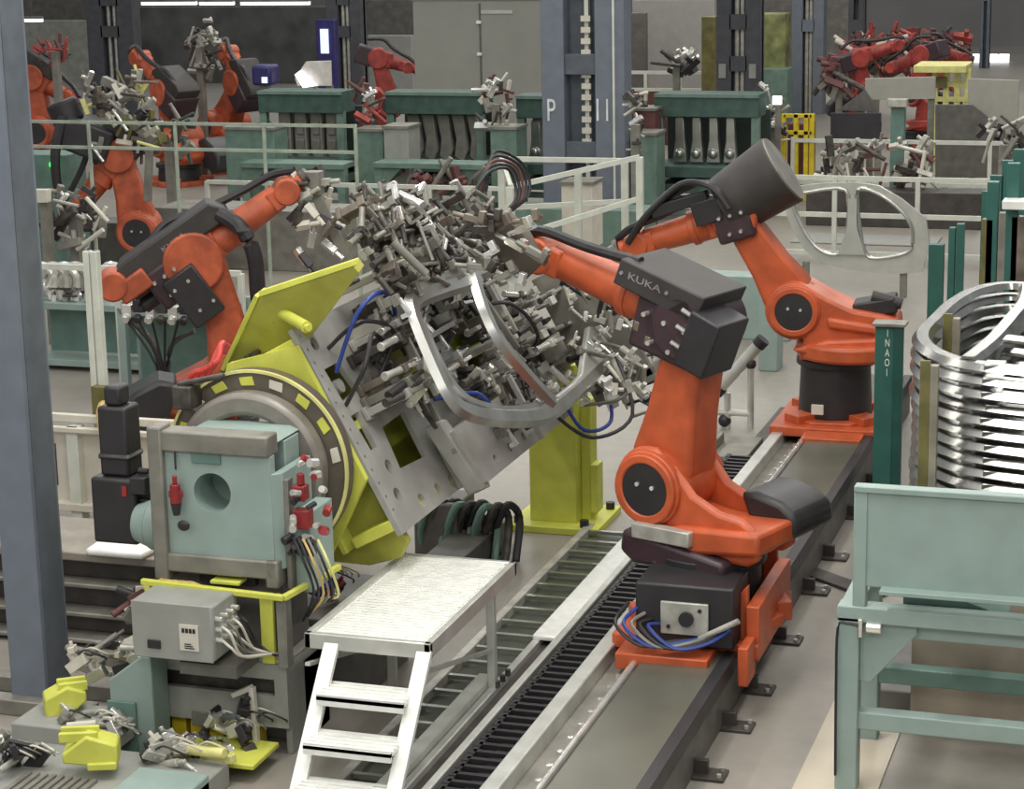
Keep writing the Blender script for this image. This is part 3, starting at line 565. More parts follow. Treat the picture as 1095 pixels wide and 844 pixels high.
# supports, tubes and plates between the clamps
for i in range(56):
    s, t = RNG.uniform(.12, 1.2), RNG.uniform(.5, 3.3)
    if s > .82 and t < 1.3: t += 1.2
    m = [DARKM, BROWN, GREYM, GALV, DARKM][i % 5]; h = RNG.uniform(.05, .32)
    b = MB(FX @ Matrix.Translation((s, t, 0)) @ Matrix.Rotation(RNG.choice([0, 1.57, .4, -.5]), 4, 'Z'))
    b.bb((-.04, -.03, 0), (.04, .03, h)); b.bb((-.10, -.022, h-.03), (.10, .022, h)); b.cyl((-.07, 0, h), (-.07, 0, h+.04), .014, seg=10); b.cyl((.07, 0, h), (.07, 0, h+.05), .011, seg=10)
    b.build('support_block', m, fx, .004)
for i in range(14):
    s, t = RNG.uniform(.1, 1.2), RNG.uniform(.4, 3.0); L_ = RNG.uniform(.3, .7); an = RNG.choice([0, 1.57, 1.57, .3])
    if s > .7 and t < 1.2: s -= .4
    b = MB(FX); h = RNG.uniform(.12, .36); d = V((math.cos(an), math.sin(an), 0))*L_
    b.beam(V((s, t, h)), V((min(s+d.x, 1.4), min(t+d.y, 3.4), h)), .032, .036); b.build('cross_bar', [GALV, GREYM, DARKM, PLATE][i % 4], fx, .004)
for i in range(100):
    t = RNG.uniform(.55, 3.1); s = RNG.uniform(.05, 1.25); h = RNG.uniform(.05, .34); t = t+1.1 if s > .82 and t < 1.3 else t; q = V((s, t, h)); k = RNG.uniform(.5, 1.1)
    M = FX @ Matrix.Translation(q) @ Matrix.Rotation(RNG.choice([0, 1.57, .5, 2.2]), 4, 'Z') @ Matrix.Rotation(RNG.choice([0, 0, 1.2]), 4, 'Y')
    b = MB(M)
    if i % 3 == 0: b.cyl((-.09*k, 0, 0), (.05*k, 0, 0), .022*k, seg=10); b.cyl((.05*k, 0, 0), (.11*k, 0, 0), .010*k, seg=8); b.box((-.1*k, 0, 0), (.03*k, .055*k, .055*k))
    elif i % 3 == 1: b.box((0, 0, 0), (.10*k, .05*k, .035*k)); b.box((.04*k, 0, .03*k), (.03*k, .05*k, .06*k)); b.cyl((-.03*k, 0, .0), (-.03*k, 0, .05*k), .012*k, seg=8)
    else: b.box((0, 0, 0), (.15*k, .03*k, .05*k)); b.cyl((.06*k, -.03*k, 0), (.06*k, .03*k, 0), .018*k, seg=8)
    b.build('fitting', [SILVER, GALV, BLACK, CREAM, GREYM, SILVER, DARKM, GALV][i % 8], fx, .002)
HC = [BLUE, BLACK, BLACK, BLUE, BLACK, GREYM]
for i, pts in enumerate([[(.35, .2, .02), (.1, .25, .3), (.05, .5, .4), (.2, .75, .3), (.35, .8, .1)], [(.2, .3, .0), (.15, .35, .25), (.3, .55, .32), (.5, .5, .12)], [(.55, .15, 0), (.4, .1, .25), (.25, .3, .3), (.3, .6, .2)],
                        [(1.3, 2.6, .3), (1.55, 2.7, .3), (1.6, 3.0, .4), (1.35, 3.3, .4)], [(1.3, 2.3, .3), (1.6, 2.5, .4), (1.62, 2.9, .6), (1.2, 3.2, .6)], [(1.0, 3.1, .5), (1.3, 3.3, .7), (1.5, 3.2, .5), (1.4, 2.9, .3)],
                        [(.8, 1.1, .1), (.9, 1.3, .3), (1.1, 1.4, .3), (1.2, 1.6, .15)], [(.4, 2.1, .1), (.5, 2.3, .4), (.8, 2.5, .4), (.9, 2.7, .1)]]):
    b = MB(FX); b.tube(pts, .014, 8, 6); b.build('air_hose', HC[i % 6], fx)
# ---- door opening frame held in the clamps
dfm = thing('car_door_aperture', 'bright pressed steel double door opening held on the tilted fixture', 'car body part', tuple(FX @ V((.7, 1.8, .45))))
hd = .5
prof = [(-.055, -.022), (-.03, .022), (.03, .022), (.055, -.022), (.035, -.022), (.018, .008), (-.018, .008), (-.035, -.022)]
prof = [(a*1.15, q) for a, q in prof]
def dtube(nm, pts, w=1.0):
    b = MB(FX); b.tube([(s, t, hd+hh) for s, t, hh in pts], 0, smooth=6, prof=[(a*w, q) for a, q in prof], hint=V((0, 0, 1))); return b.build(nm, SILV2, dfm)
def LP(px, py, h):
    d = ray(px, py); Mi = FX.inverted(); o = Mi @ V((0, 0, CAMH)); e = Mi.to_3x3() @ d; t = (h-o.z)/e.z; return (o.x+e.x*t, o.y+e.y*t, h-hd)
dtube('outer_ring', [LP(*p, hd) for p in [(512, 297), (480, 306), (452, 316), (443, 323), (443, 333), (449, 350), (459, 375), (470, 400), (480, 420), (493, 435), (515, 443), (540, 446), (565, 446), (585, 442), (600, 432), (622, 413), (645, 391)]], 1.05)
dtube('centre_pillar', [LP(px, py, hd+.03) for px, py in [(507, 290), (512, 310), (520, 334), (531, 357), (545, 377), (561, 396), (577, 414), (592, 430)]], .95)
b = MB(FX); b.prism([LP(px, py, hd)[:2] for px, py in [(628, 350), (638, 352), (656, 391), (640, 404), (612, 424), (598, 430), (594, 424), (612, 410), (620, 400), (623, 380)]], (0, 0, hd), X, Y, Z, -.03, .02); b.build('front_pillar_plate', BODY, dfm, .01)
dtube('roof_rail', [LP(px, py, hd-.04) for px, py in [(448, 312), (480, 299), (505, 290), (527, 281)]], 1.3)
dtube('rear_pillar_flange', [LP(px, py, hd-.03) for px, py in [(452, 348), (470, 388), (486, 414), (505, 430), (540, 438), (575, 434)]], .5)
# ================================================================== GRIPPER TOOL on the front robot
gt = thing('gripper_tool', 'bulky brown and silver gripper tool carried by the front robot above the fixture', 'robot tool', (-4.5, 12.9, 2.3))
GX = FX @ Matrix.Translation((-.26, .35, .36))
b = MB(GX); b.bb((-.06, .5, 0), (.0, 2.3, .06)); b.bb((.25, .5, 0), (.31, 2.3, .06)); b.bb((-.06, .5, 0), (.31, .56, .06)); b.bb((-.06, 1.4, 0), (.31, 1.46, .06)); b.bb((-.06, 2.25, 0), (.31, 2.31, .06)); b.build('tool_frame', GALV, gt, .006)
wp = V(FM @ (V((1.22, 0, 2.20)))); wd = (V(FF @ V((1, 0, 0)))-V(FF @ V((0, 0, 0))))
ap = [PY(px, py, 12.45) for px, py in [(510, 238), (540, 232), (560, 252), (578, 284), (562, 300), (532, 276)]]
b = MB(); n_ = len(ap); b.add(ap+[p+V((.02, .06, .03)) for p in ap], [tuple(range(n_)), tuple(range(n_, 2*n_))[::-1]]+[(i, (i+1) % n_, n_+(i+1) % n_, n_+i) for i in range(n_)]); b.build('adapter_plate', mat('taupe_plate', (98, 88, 78), .45, .3, noise=.2), gt, .006)
for i in range(16):
    q = PY(RNG.uniform(508, 575), RNG.uniform(232, 300), 12.34+RNG.uniform(-.08, .05)); M = Matrix.Translation(q) @ Matrix.Rotation(RNG.uniform(-.9, .9), 4, 'Y') @ Matrix.Rotation(RNG.uniform(-.4, .4), 4, 'Z')
    b = MB(M); b.box((0, 0, 0), (.14, .05, .04)); b.box((.05, -.02, .03), (.04, .05, .07)); b.cyl((-.07, 0, 0), (-.15, 0, 0), .016, seg=8); b.build('fitting', [BROWN, GREYM, DARKM, SILVER][i % 4], gt, .003)
b = MB(); b.cyl(wp+wd*.20, wp+wd*.34, .09, .10, 20); b.beam(wp+wd*.34, PY(545, 268, 12.5), .10, .10); b.build('tool_changer', DARKM, gt, .01)
def in_tool(q, x0=395, x1=590, y0=200, y1=325):
    a, c = proj(q); return x0 < a < x1 and y0+max(0, 450-a)*.0 < c < y1
n_ = 0
while n_ < 99:
    s, t, h = RNG.uniform(-.35, .4), RNG.uniform(.1, 2.5), RNG.uniform(-.02, .22)
    if not in_tool(GX @ V((s, t, h+.1))): continue
    m1, m2 = [(GREYM, DARKM), (BROWN, GREYM), (GREYM, DARKM), (DARKM, GREYM), (BROWN, DARKM), (GALV, BLACK), (DARKM, GREYM)][n_ % 7]
    clamp(s, t, max(.03, h), RNG.uniform(-3, 3), .38+.25*RNG.random(), m1, m2, gt, GX); n_ += 1
n_ = 0
while n_ < 10:
    s, t, h = RNG.uniform(-.28, .3), RNG.uniform(.2, 2.0), RNG.uniform(.0, .16)
    if not in_tool(GX @ V((s, t, h)), 410): continue
    b = MB(GX @ Matrix.Translation((s, t, h)) @ Matrix.Rotation(RNG.uniform(-.6, .6), 4, 'Z') @ Matrix.Rotation(RNG.uniform(-.5, .5), 4, 'Y'))
    b.box((0, 0, 0), (.12, .30, .02)); b.box((.06, 0, .05), (.02, .30, .10)); b.cyl((-.02, -.1, 0), (-.02, -.1, .06), .03, seg=10); b.build('bracket', [GREYM, BROWN, GREYM, DARKM, GALV][n_ % 5], gt, .004); n_ += 1
n_ = 0
while n_ < 20:
    s, t, h = RNG.uniform(-.3, .35), RNG.uniform(.0, 2.4), RNG.uniform(.0, .25); an = RNG.uniform(-.7, 2.2); L_ = RNG.uniform(.12, .3)
    q = V((s+math.cos(an)*L_, t+math.sin(an)*L_, h+RNG.uniform(-.08, .1)))
    if not (in_tool(GX @ V((s, t, h)), 405) and in_tool(GX @ q, 405)): continue
    b = MB(GX); b.cyl((s, t, h), q, RNG.uniform(.010, .026), seg=12); b.build('tube', [SILVER, GREYM, BROWN, GALV, GREYM, DARKM][n_ % 6], gt); n_ += 1
b = MB(); b.cyl(PY(426, 208, 12.6), PY(452, 220, 12.5), .03, seg=16); b.build('bright_cylinder', SILVER, gt, .004)
b = MB(); b.beam(PY(362, 312, 12.0), PY(440, 276, 12.2), .10, .05); b.build('flat_bar', mat('olive_grey_bar', (150, 146, 128), .45, .2), gt, .006)
for i in range(5):
    b = MB(GX); t = 2.2+.08*i
    b.tube([(.0, t-.1, .1), (-.10-.03*i, t+.1, .22), (-.06, t+.4, .26), (.14, t+.42, .2), (.2, t+.2, .1)], .012, 8, 6); b.build('air_hose', [BLACK, BLACK, MAROON, BLACK, BLACK][i], gt)
# right-hand end of the fixture: valve terminals and frame, mostly pale
vt = thing('valve_terminal_rack', 'pale tangle of valves, brackets and hoses at the right end of the tilted fixture', 'valve rack', tuple(FX @ V((1, 3.5, .4))))
QX = FX @ Matrix.Translation((0, 3.3, .25))
b = MB(QX); b.bb((.45, .0, 0), (1.5, .06, .5)); b.bb((.5, .0, .44), (.56, .6, .5)); b.bb((1.4, .0, .44), (1.46, .6, .5)); b.bb((.5, .55, .44), (1.46, .61, .5)); b.build('rack_frame', GREYM, vt, .006)
i = -1
while i < 99:
    s, t, h = RNG.uniform(.0, 1.6), RNG.uniform(-.6, .75), RNG.uniform(.05, .6)
    a, c = proj(QX @ V((s, t, h)))
    if not (612-max(0, 350-c)*.25 < a < 702 and 285 < c < 472 and c > 230+(a-560)*.6): continue
    i += 1; k = RNG.uniform(.5, .95)
    b = MB(QX @ Matrix.Translation((s, t, h)) @ Matrix.Rotation(RNG.uniform(-1, 1), 4, 'X') @ Matrix.Rotation(RNG.uniform(-1, 1), 4, 'Y'))
    if i % 3 == 0: b.box((0, 0, 0), (.12*k, .06*k, .06*k)); b.cyl((.0, 0, .03*k), (0, 0, .09*k), .02*k, seg=10)
    elif i % 3 == 1: b.cyl((-.1*k, 0, 0), (.1*k, 0, 0), .022*k, seg=12); b.cyl((.1*k, 0, 0), (.16*k, 0, 0), .012*k, seg=10); b.box((-.11*k, 0, 0), (.03*k, .06*k, .06*k))
    else: b.box((0, 0, 0), (.18*k, .10*k, .024*k)); b.box((0, 0, .03*k), (.04*k, .1*k, .06*k))
    b.build('valve', [CREAM, SILVER, GALV, GALV, BLACK, CREAM, GREYM, SILVER][i % 8], vt, .003)
for i in range(9):
    b = MB(QX); s = .6+.1*i
    b.tube([(s, .1, .4), (s+.15, .3+.05*(i % 3), .7), (s+.35, .5, .5), (s+.3, .3, .1)], .012, 6, 6); b.build('hose', [BLACK, BLACK, GREYM][i % 3], vt)
# ---- yellow tailstock pedestal
pd = thing('yellow_pedestal', 'yellow box column on a flanged base under the far end of the fixture', 'pedestal', (-4.7, 15.4, 0))
b = MB(); b.bb((-4.88, 15.2, .05), (-4.50, 15.55, 1.30)); b.build('column', YEL, pd, .01)
b = MB(); b.bb((-5.02, 15.05, 0.0), (-4.30, 15.75, .055)); b.build('base_flange', YEL, pd, .006)
b = MB(); b.bb((-4.50, 15.32, .05), (-4.42, 15.5, 1.0)); b.bb((-4.42, 15.30, .12), (-4.36, 15.45, .5)); b.build('side_rib', YEL, pd, .006)
for x, y in ((-4.42, 15.12), (-4.95, 15.12), (-4.36, 15.65), (-4.95, 15.65)): MB().cyl((x, y, .055), (x, y, .11), .035, seg=10).build('anchor_bolt', BLACK, pd)
b = MB(); b.cyl((-4.7, 15.3, 1.30), (-4.9, 15.0, 1.55), .2, .2, 20); b.build('bearing_head', GREYM, pd, .01)
# drag gripper lying under the fixture
ug = thing('pipe_manifold', 'dark teal pipe manifold under the tilted plate, left of the yellow pedestal', 'manifold', (-4.6, 13.6, 0))
b = MB(); c0 = G(500, 590, .0); b.bb((c0.x-.35, c0.y-.2, .0), (c0.x+.0, c0.y+.2, .42)); b.build('manifold_block', GREYD, ug, .02)
for i in range(9):
    b = MB(); x = c0.x-.30+i*.07; yy = c0.y-.15+.04*(i % 3)
    b.tube([(x, yy, .02), (x+.02, yy-.06, .25), (x+.10, yy-.05, .42), (x+.16, yy+.05, .30), (x+.18, yy-.12, .02)], .03, 8, 5); b.build('pipe', [TEALD, DARKM, BLACK][i % 3], ug)
# base machine under the fixture
b = MB(); b.bb((-5.3, 11.3, 0), (-4.75, 12.2, .55)); b.bb((-5.2, 12.4, 0), (-4.9, 14.8, .2)); b.build('machine_plinth', GREYD, None, .01, label='dark grey floor beam under the tilted fixture', cat='machine base')
# ================================================================== LEFT COLUMN
cl = thing('steel_column', 'blue grey steel column at the left edge in the foreground', 'column', (-6.6, 10.9, 0))
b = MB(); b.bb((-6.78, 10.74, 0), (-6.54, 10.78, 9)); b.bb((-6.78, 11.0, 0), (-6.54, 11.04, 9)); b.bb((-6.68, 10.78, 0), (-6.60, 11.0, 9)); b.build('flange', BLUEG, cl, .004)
b = MB(); b.bb((-6.56, 10.775, 0), (-6.535, 11.01, 9)); b.build('shaded_side_face', BLUEG2, cl)  # side face in darker paint, its shade put into the colour
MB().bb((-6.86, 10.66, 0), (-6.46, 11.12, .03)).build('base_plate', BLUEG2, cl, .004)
# ================================================================== DARK TRANSFER TRACK, LEFT
tk = thing('transfer_track', 'dark layered steel track running left behind the column', 'conveyor', (-7, 11.9, 0))
b = MB(); yT = 12.0
b.bb((-12, yT, .54), (-5.85, yT+.75, .60)); b.build('top_deck', mat('beige_deck', (138, 130, 118), .5), tk, .01)
for i, (z0, z1, m, dy) in enumerate(((.40, .54, TRACKM, .10), (.37, .40, GREYM, -.04), (.22, .37, TRACKM, .06), (.19, .22, GREYM, -.10), (.06, .19, TRACKM, .0), (.03, .06, GREYM, -.16))):
    MB().bb((-12, yT+dy, z0), (-5.8, yT+.7, z1)).build('track_layer', m, tk, .008)
b = MB(); q = G(140, 590, .6); b.prism([(0, 0), (.42, 0), (.45, .32), (.2, .4), (-.02, .3)], (q.x-.25, q.y-.16, .60), X, Y, Z, 0, .05); b.build('white_cloth', ALU, None, .02, label='crumpled white sheet on the dark track beside the black motor', cat='cloth')
for i in range(2):
    MB().bb((-12, 11.0-.35*i, 0), (-6.2, 11.12-.35*i, .10)).build('floor_rail', GREYM, None, .008, label=['low grey steel floor rail nearer the dark track', 'low grey steel floor rail nearer the bottom left fixture'][i], cat='rail')
# ================================================================== TEAL FRAME RIGHT
tf = thing('loading_table', 'teal painted steel loading frame with a sheet panel at the right edge', 'frame', (-1.2, 10.9, 0))
b = MB(); b.bb((-1.70, 10.88, 1.17), (.6, 10.92, 1.72)); b.bb((-1.70, 10.86, 1.69), (.6, 10.94, 1.725)); b.build('sheet_panel', TEAL, tf, .006)
b = MB(); b.bb((-1.70, 10.87, 1.0), (-1.63, 10.95, 1.72)); b.build('panel_post', TEAL, tf, .006)
b = MB(); b.bb((-1.55, 10.80, 1.155), (.6, 10.93, 1.18)); b.build('panel_lip', TEAL, tf, .004)
b = MB(); b.bb((-1.78, 10.86, .97), (.6, 10.98, 1.06)); b.bb((-1.66, 10.93, .88), (.6, 11.0, .97)); b.bb((-1.775, 10.98, .98), (-1.66, 11.72, 1.055)); b.build('top_rail', TEAL, tf, .008)
for x, y in ((-1.78, 10.86), (-1.78, 11.6), (.45, 10.86)): MB().bb((x, y, 0), (x+.12, y+.12, 1.0)).build('leg', TEAL, tf, .008)
MB().bb((-1.68, 10.88, .36), (.6, 10.98, .46)).build('lower_rail', TEAL, tf, .008)
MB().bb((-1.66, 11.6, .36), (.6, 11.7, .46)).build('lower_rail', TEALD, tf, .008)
b = MB(); b.prism([(0, 0), (.30, 0), (.30, -.05), (.06, -.34), (0, -.34)], (-1.66, 10.90, .97), X, Z, Y, 0, .04); b.build('corner_gusset', TEAL, tf, .004)
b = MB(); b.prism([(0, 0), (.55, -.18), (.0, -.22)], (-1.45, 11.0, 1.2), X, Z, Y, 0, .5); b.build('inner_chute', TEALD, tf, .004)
b = MB(); b.cyl((-1.62, 10.85, .955), (-1.54, 10.85, .955), .03, seg=14); b.bb((-1.66, 10.83, .90), (-1.64, 10.86, 1.0)); b.build('latch', SILVER, tf, .004)
b = MB(); b.tube([(-1.64, 10.84, .96), (-1.72, 10.84, .97), (-1.77, 10.84, .94), (-1.775, 10.84, .6), (-1.772, 10.84, .1)], .008, 6, 4); b.build('cable', BLACK, tf)
b = MB(); b.bb((-1.5, 11.80, .0), (.8, 11.84, .98)); b.build('sheet_screen', mat('tan_screen', (158, 146, 130), .5, noise=.08), None, label='tan sheet standing behind the teal loading frame', cat='screen')
# ================================================================== STACK OF DOOR FRAMES
ORD = ['topmost', 'second from the top', 'third from the top', 'fourth from the top', 'fifth from the top', 'sixth from the top', 'seventh from the top', 'eighth from the top', 'ninth from the top', 'tenth from the top', 'eleventh from the top', 'twelfth from the top', 'thirteenth from the top', 'fourteenth from the top', 'fifteenth from the top', 'sixteenth from the top', 'seventeenth from the top']
STK = mat('stacked_steel', (158, 157, 152), .24, .95, noise=.15, nscale=5)
hp = [(-.065, -.022), (-.035, .016), (.035, .016), (.065, -.022), (.045, -.022), (.022, .0), (-.022, .0), (-.045, -.022)]
ring = [(-.55, 12.10), (-.95, 12.18), (-1.25, 12.28), (-1.44, 12.46), (-1.58, 12.75), (-1.64, 13.1), (-1.62, 13.55), (-1.58, 14.1), (-1.48, 14.6), (-1.30, 14.85), (-1.05, 14.8), (-.75, 14.6), (-.3, 14.4), (.3, 14.2)]
MID = [(-1.28, 12.3), (-1.2, 12.9), (-1.15, 13.6), (-1.12, 14.2), (-1.15, 14.75)]
def stamp(z):
    t = thing('stamped_door_ring', None, 'car body part', (-1.2, 13.2, z), 0, 'stacked silver door frames at right')
    b = MB(); b.tube([(x, y, z) for x, y in ring], 0, smooth=5, prof=hp); b.build('frame_ring', STK, t)
    b = MB(); b.tube([(x, y, z+.02) for x, y in MID], 0, smooth=5, prof=hp); b.build('cross_pillar', STK, t)
    b = MB(); b.prism([(-1.2, 12.95), (-.6, 12.75), (.3, 12.7), (.3, 12.85), (-.6, 12.92), (-1.2, 13.1)], (0, 0, z), X, Y, Z, -.01, .015); b.bb((-1.18, 12.18, z-.02), (-1.06, 12.32, z+.018)); b.build('inner_flange', STK, t, .006)
    return t
first = stamp(2.10)
first['label'] = 'silver door frame, topmost of the stack at right edge'
for i in range(1, 14):
    M = Matrix.Translation((-1.2+RNG.uniform(-.012, .012), 13.2+RNG.uniform(-.012, .012), 2.10-.078*i)) @ Matrix.Rotation(RNG.uniform(-.006, .006), 4, 'Z')
    c = copy_tree(first, M); c['label'] = f'silver door frame, {ORD[i]} of the stack at right edge'
rk = thing('stacking_rack', 'rack of olive flat bars holding the stacked silver door frames', 'rack', (-1.2, 13, 0))
for px, py, z in ((990, 385, 2.12), (1014, 335, 2.16)):
    q = G(px, py, z); MB().bb((q.x-.03, q.y-.02, .1), (q.x+.03, q.y+.0, z)).build('upright', OLIVE, rk, .004); MB().bb((q.x+.03, q.y-.02, .1), (q.x+.075, q.y+.04, z-.03)).build('upright', mat('grey_bar', (140, 134, 118), .45, noise=.15), rk, .004)
MB().bb((-1.75, 12.05, .0), (.6, 14.9, .15)).build('pallet_base', GREYD, rk, .01)
MB().bb((-1.1, 13.7, 0.1), (.6, 13.76, 2.0)).build('back_web', DARKM, rk)
# second rack further back (its posts show top right)
b2 = thing('stacking_rack', 'second rack behind the stack with green posts and grey bars, upper right edge', 'rack', (-1.3, 18, 0))
def up_post(px, py0, w, Yv, m, nm='post', par=None, zb=0.0):
    q = PY(px, py0, Yv); return MB().bb((q.x-w/2, Yv, zb), (q.x+w/2, Yv+.1, q.z)).build(nm, m, par, .004)
for px, py, w, m in ((1062, 195, .09, DGREEN), (1084, 175, .10, DGREEN), (1056, 235, .09, OLIVE), (1072, 228, .06, GREYM), (1090, 232, .12, BROWN)): up_post(px, py, w, 17.6, m, 'upright', b2)
q = PY(1082, 218, 17.6); MB().bb((q.x-.06, 17.4, q.z-.02), (q.x+.5, 17.6, q.z+.05)).build('shelf_sheet', ALU, b2, .006)
# green posts
g1 = thing('green_post', 'tall dark green post with white vertical lettering beside the rear robot', 'post', (-2.4, 17, 0))
q0 = PY(936, 348, 16.4); q1 = PY(966, 348, 16.4)
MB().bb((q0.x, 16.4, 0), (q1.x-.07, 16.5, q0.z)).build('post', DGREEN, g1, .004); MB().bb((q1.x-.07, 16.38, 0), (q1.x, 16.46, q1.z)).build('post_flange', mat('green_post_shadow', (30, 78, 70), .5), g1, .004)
MB().bb((q0.x-.02, 16.36, q0.z), (q1.x+.02, 16.55, q0.z+.02)).build('cap', GREYM, g1)
tx = (q0.x+q1.x-.07)/2+.02
for i_, ch_ in enumerate('INAOI'): MB().text(ch_, (PY(949, 370, 16.4).x, 16.396, q0.z-.06-.078*i_), X, Z, .085, .004, stretch=.6).build('lettering', WLET, g1)
g2 = thing('green_post', 'pair of short dark green posts behind the stack of door frames', 'post', (-2.5, 21, 0))
for px, py, w in ((1001, 262, .14), (1018, 244, .06), (1027, 240, .07)): up_post(px, py, w, 20.0, DGREEN, 'post', g2)
g3 = thing('green_post', 'stepped dark green panel by the upper right fence end', 'post', (-2.6, 24, 0))
for px, py, w in ((1056, 205, .12), (1066, 188, .14), (1080, 172, .16), (1092, 160, .16)): up_post(px, py, w, 23.0, DGREEN, 'post', g3)
# ================================================================== FENCES
def fence(label, p0, p1, zt, zs, n, w=.06, m=WHITE, rails=(1.0,), extra=None, group=None):
    """posts with rails; p0 and p1 are floor points, zt the top height"""
    p0, p1 = V(p0), V(p1); t = thing('safety_fence', label, 'fence', (p0+p1)/2, 0, group)
    for i in range(n):
        q = p0.lerp(p1, i/max(1, n-1)); MB().bb((q.x-w/2, q.y-w/2, 0), (q.x+w/2, q.y+w/2, zt)).build('post', m, t, .004)
    for z in zs:
        MB().beam(p0+Z*z, p1+Z*z, w*.8, w).build('rail', m, t)
    return t
def yl(px, py, Yv): q = PY(px, py, Yv); return q
fence('white safety fence behind the car side panel at right', (-5.7, 27.6, 0), (-2.5, 27.6, 0), 1.12, (1.10, .62, .12), 4, .06)
fence('taller white fence beyond the panel, in front of the grey gripper plates', (-6.2, 33, 0), (-2.2, 33, 0), 1.0, (.95, .3), 5, .06)
fence('long white fence crossing in front of the first green racks', (-13.3, 27, 0), (-8.9, 27, 0), .95, (.94, .40), 5, .055)
fence('thin white fence rail high behind the left robots', (-13.4, 22, 0), (-9.0, 22, 0), 2.33, (2.31, 2.02), 5, .035, mat('pale_green_rail', (158, 168, 152), .5))
fence('white fence in front of the silver parts, left of the fork arm robot', (-11.6, 18.7, 0), (-8.9, 18.7, 0), 1.24, (1.24,), 3, .055)
gz = thing('safety_fence', 'zigzag white gate fence in front of the lettered pillar', 'fence', (-7.4, 25, 0))
zp = [(536, 170, 25.5), (546, 200, 24.5), (618, 182, 25.0), (668, 172, 25.4), (684, 168, 25.0)]
pts = []
for px, py, yy in zp:
    q = PY(px, py, yy); pts.append(q); MB().bb((q.x-.04, q.y-.04, 0), (q.x+.04, q.y+.04, q.z)).build('post', WHITE, gz, .004)
for a, c in ((0, 3), (1, 4)):
    MB().beam(pts[a], pts[c], .05, .06).build('rail', WHITE, gz)
    MB().beam(pts[a]-Z*.62, pts[c]-Z*.5, .05, .06).build('rail', WHITE, gz)
MB().beam(pts[0], pts[1], .05, .06).build('rail', WHITE, gz)
# white aluminium service post with black foot block
pst = thing('service_post', 'slim white ribbed profile post above the black motor at left', 'post', (-8, 15, 0))
q = PY(112, 430, 14.7); qt = PY(98, 268, 14.7)
b = MB(); b.bb((q.x-.085, 14.65, 0), (q.x-.035, 14.72, qt.z)); b.bb((q.x-.02, 14.65, 0), (q.x+.035, 14.72, qt.z)); b.bb((q.x-.08, 14.67, 0), (q.x+.03, 14.71, qt.z)); b.build('profile', WHITE, pst, .004)
b = MB(); b.bb((q.x-.05, 14.58, q.z-.1), (q.x+.10, 14.66, q.z+.15)); b.build('bracket', OLIVE, pst, .006)
# cream partition behind column
cp = thing('cream_partition', 'low cream panelled partition at left behind the dark track', 'partition', (-8.3, 14.5, 0))
for i, (a, c) in enumerate(((-9.4, -8.42), (-8.36, -7.6), (-7.55, -6.8), (-6.75, -6.0))): MB().bb((a, 14.5, .12), (c, 14.54, .72)).build('panel', CREAM, cp, .006)
for x in (-8.39, -7.57, -6.77): MB().bb((x-.05, 14.42, 0), (x+.05, 14.54, .78)).build('post', WHITE, cp, .005)
b = MB(); b.bb((-9.4, 14.40, .74), (-6, 14.46, .78)); b.bb((-9.4, 14.5, .80), (-6, 14.56, .86)); b.bb((-9.4, 14.4, .10), (-6, 14.52, .16)); b.build('rail', CREAM, cp, .005)
MB().bb((-8.62, 14.49, .28), (-8.58, 14.5, .62)).build('slot', DARKM, cp)
b = MB(); b.tube([(q.x+.1, 14.5, .95), (q.x+.25, 14.2, .92), (q.x+.42, 14.0, .6), (q.x+.48, 13.9, .45)], .045, 10, 5); b.build('yellow_hose', TAN, None, label='thick tan hose bending down beside the black motor', cat='hose')
# ================================================================== LEFT MIDGROUND STATIONS
def station(label, x0, x1, yv, zt, hue, nparts, seed, pt=.9, top=True, label2=None):
    rg_ = random.Random(seed); t = thing('parts_station', label, 'machine', ((x0+x1)/2, yv, 0))
    b = MB(); b.bb((x0, yv, .05), (x1, yv+.5, .12)); b.bb((x0, yv, zt-.07), (x1, yv+.5, zt))
    for x in (x0, x1-.08): b.bb((x, yv, 0), (x+.08, yv+.08, zt)); b.bb((x, yv+.42, 0), (x+.08, yv+.5, zt))
    b.build('station_frame', hue, t, .006)
    MB().bb((x0+.08, yv+.3, .15), (x1-.08, yv+.34, zt-.1)).build('back_panel', TEALD, t)
    for i in range(nparts):
        x = x0+(x1-x0)*(i+.5)/nparts+rg_.uniform(-.03, .03); h = rg_.uniform(.12, .42); m = [SILVER, DARKM, GALV, BLACK, SILV2][i % 5]
        b = MB(); b.bb((x-.04, yv+.3, zt), (x+.04, yv+.42, zt+h*.6)); b.cyl((x, yv+.16, zt+h*.5), (x+rg_.uniform(-.15, .15), yv+rg_.uniform(0, .2), zt+h), .04, seg=10); b.bb((x-.09, yv+.06, zt+h*.4), (x+.07, yv+.12, zt+h*.55))
        b.build('clamp', m, t, .005)
    return t
station('teal station with upright silver clamps left of the white post', -11.7, -10.15, 19.4, .72, TEAL, 5, 3)
s2 = station('station with dark clamp head between the white post and the fork arm robot', -10.0, -8.9, 18.2, .95, TEAL, 7, 5)
MB().bb((-10.1, 18.75, .0), (-8.6, 18.82, 1.0)).build('teal_screen', TEAL, None, .006, label='flat teal screen behind the black cable pole', cat='screen')
kp = thing('cable_pole', 'black branching cable pole in front of the teal screen', 'cable pole', (-9.4, 17.8, 0))
q = PY(176, 420, 17.8)
b = MB(); b.tube([(q.x, 17.8, 0.0), (q.x-.02, 17.8, .45), (q.x-.10, 17.8, .72), (q.x-.35, 17.8, .98)], .035, 8, 4); b.tube([(q.x+.06, 17.8, 0.0), (q.x+.05, 17.8, .45), (q.x+.12, 17.8, .72), (q.x+.35, 17.8, .85)], .025, 8, 4); b.build('pole', DARKM, kp)
b = MB()
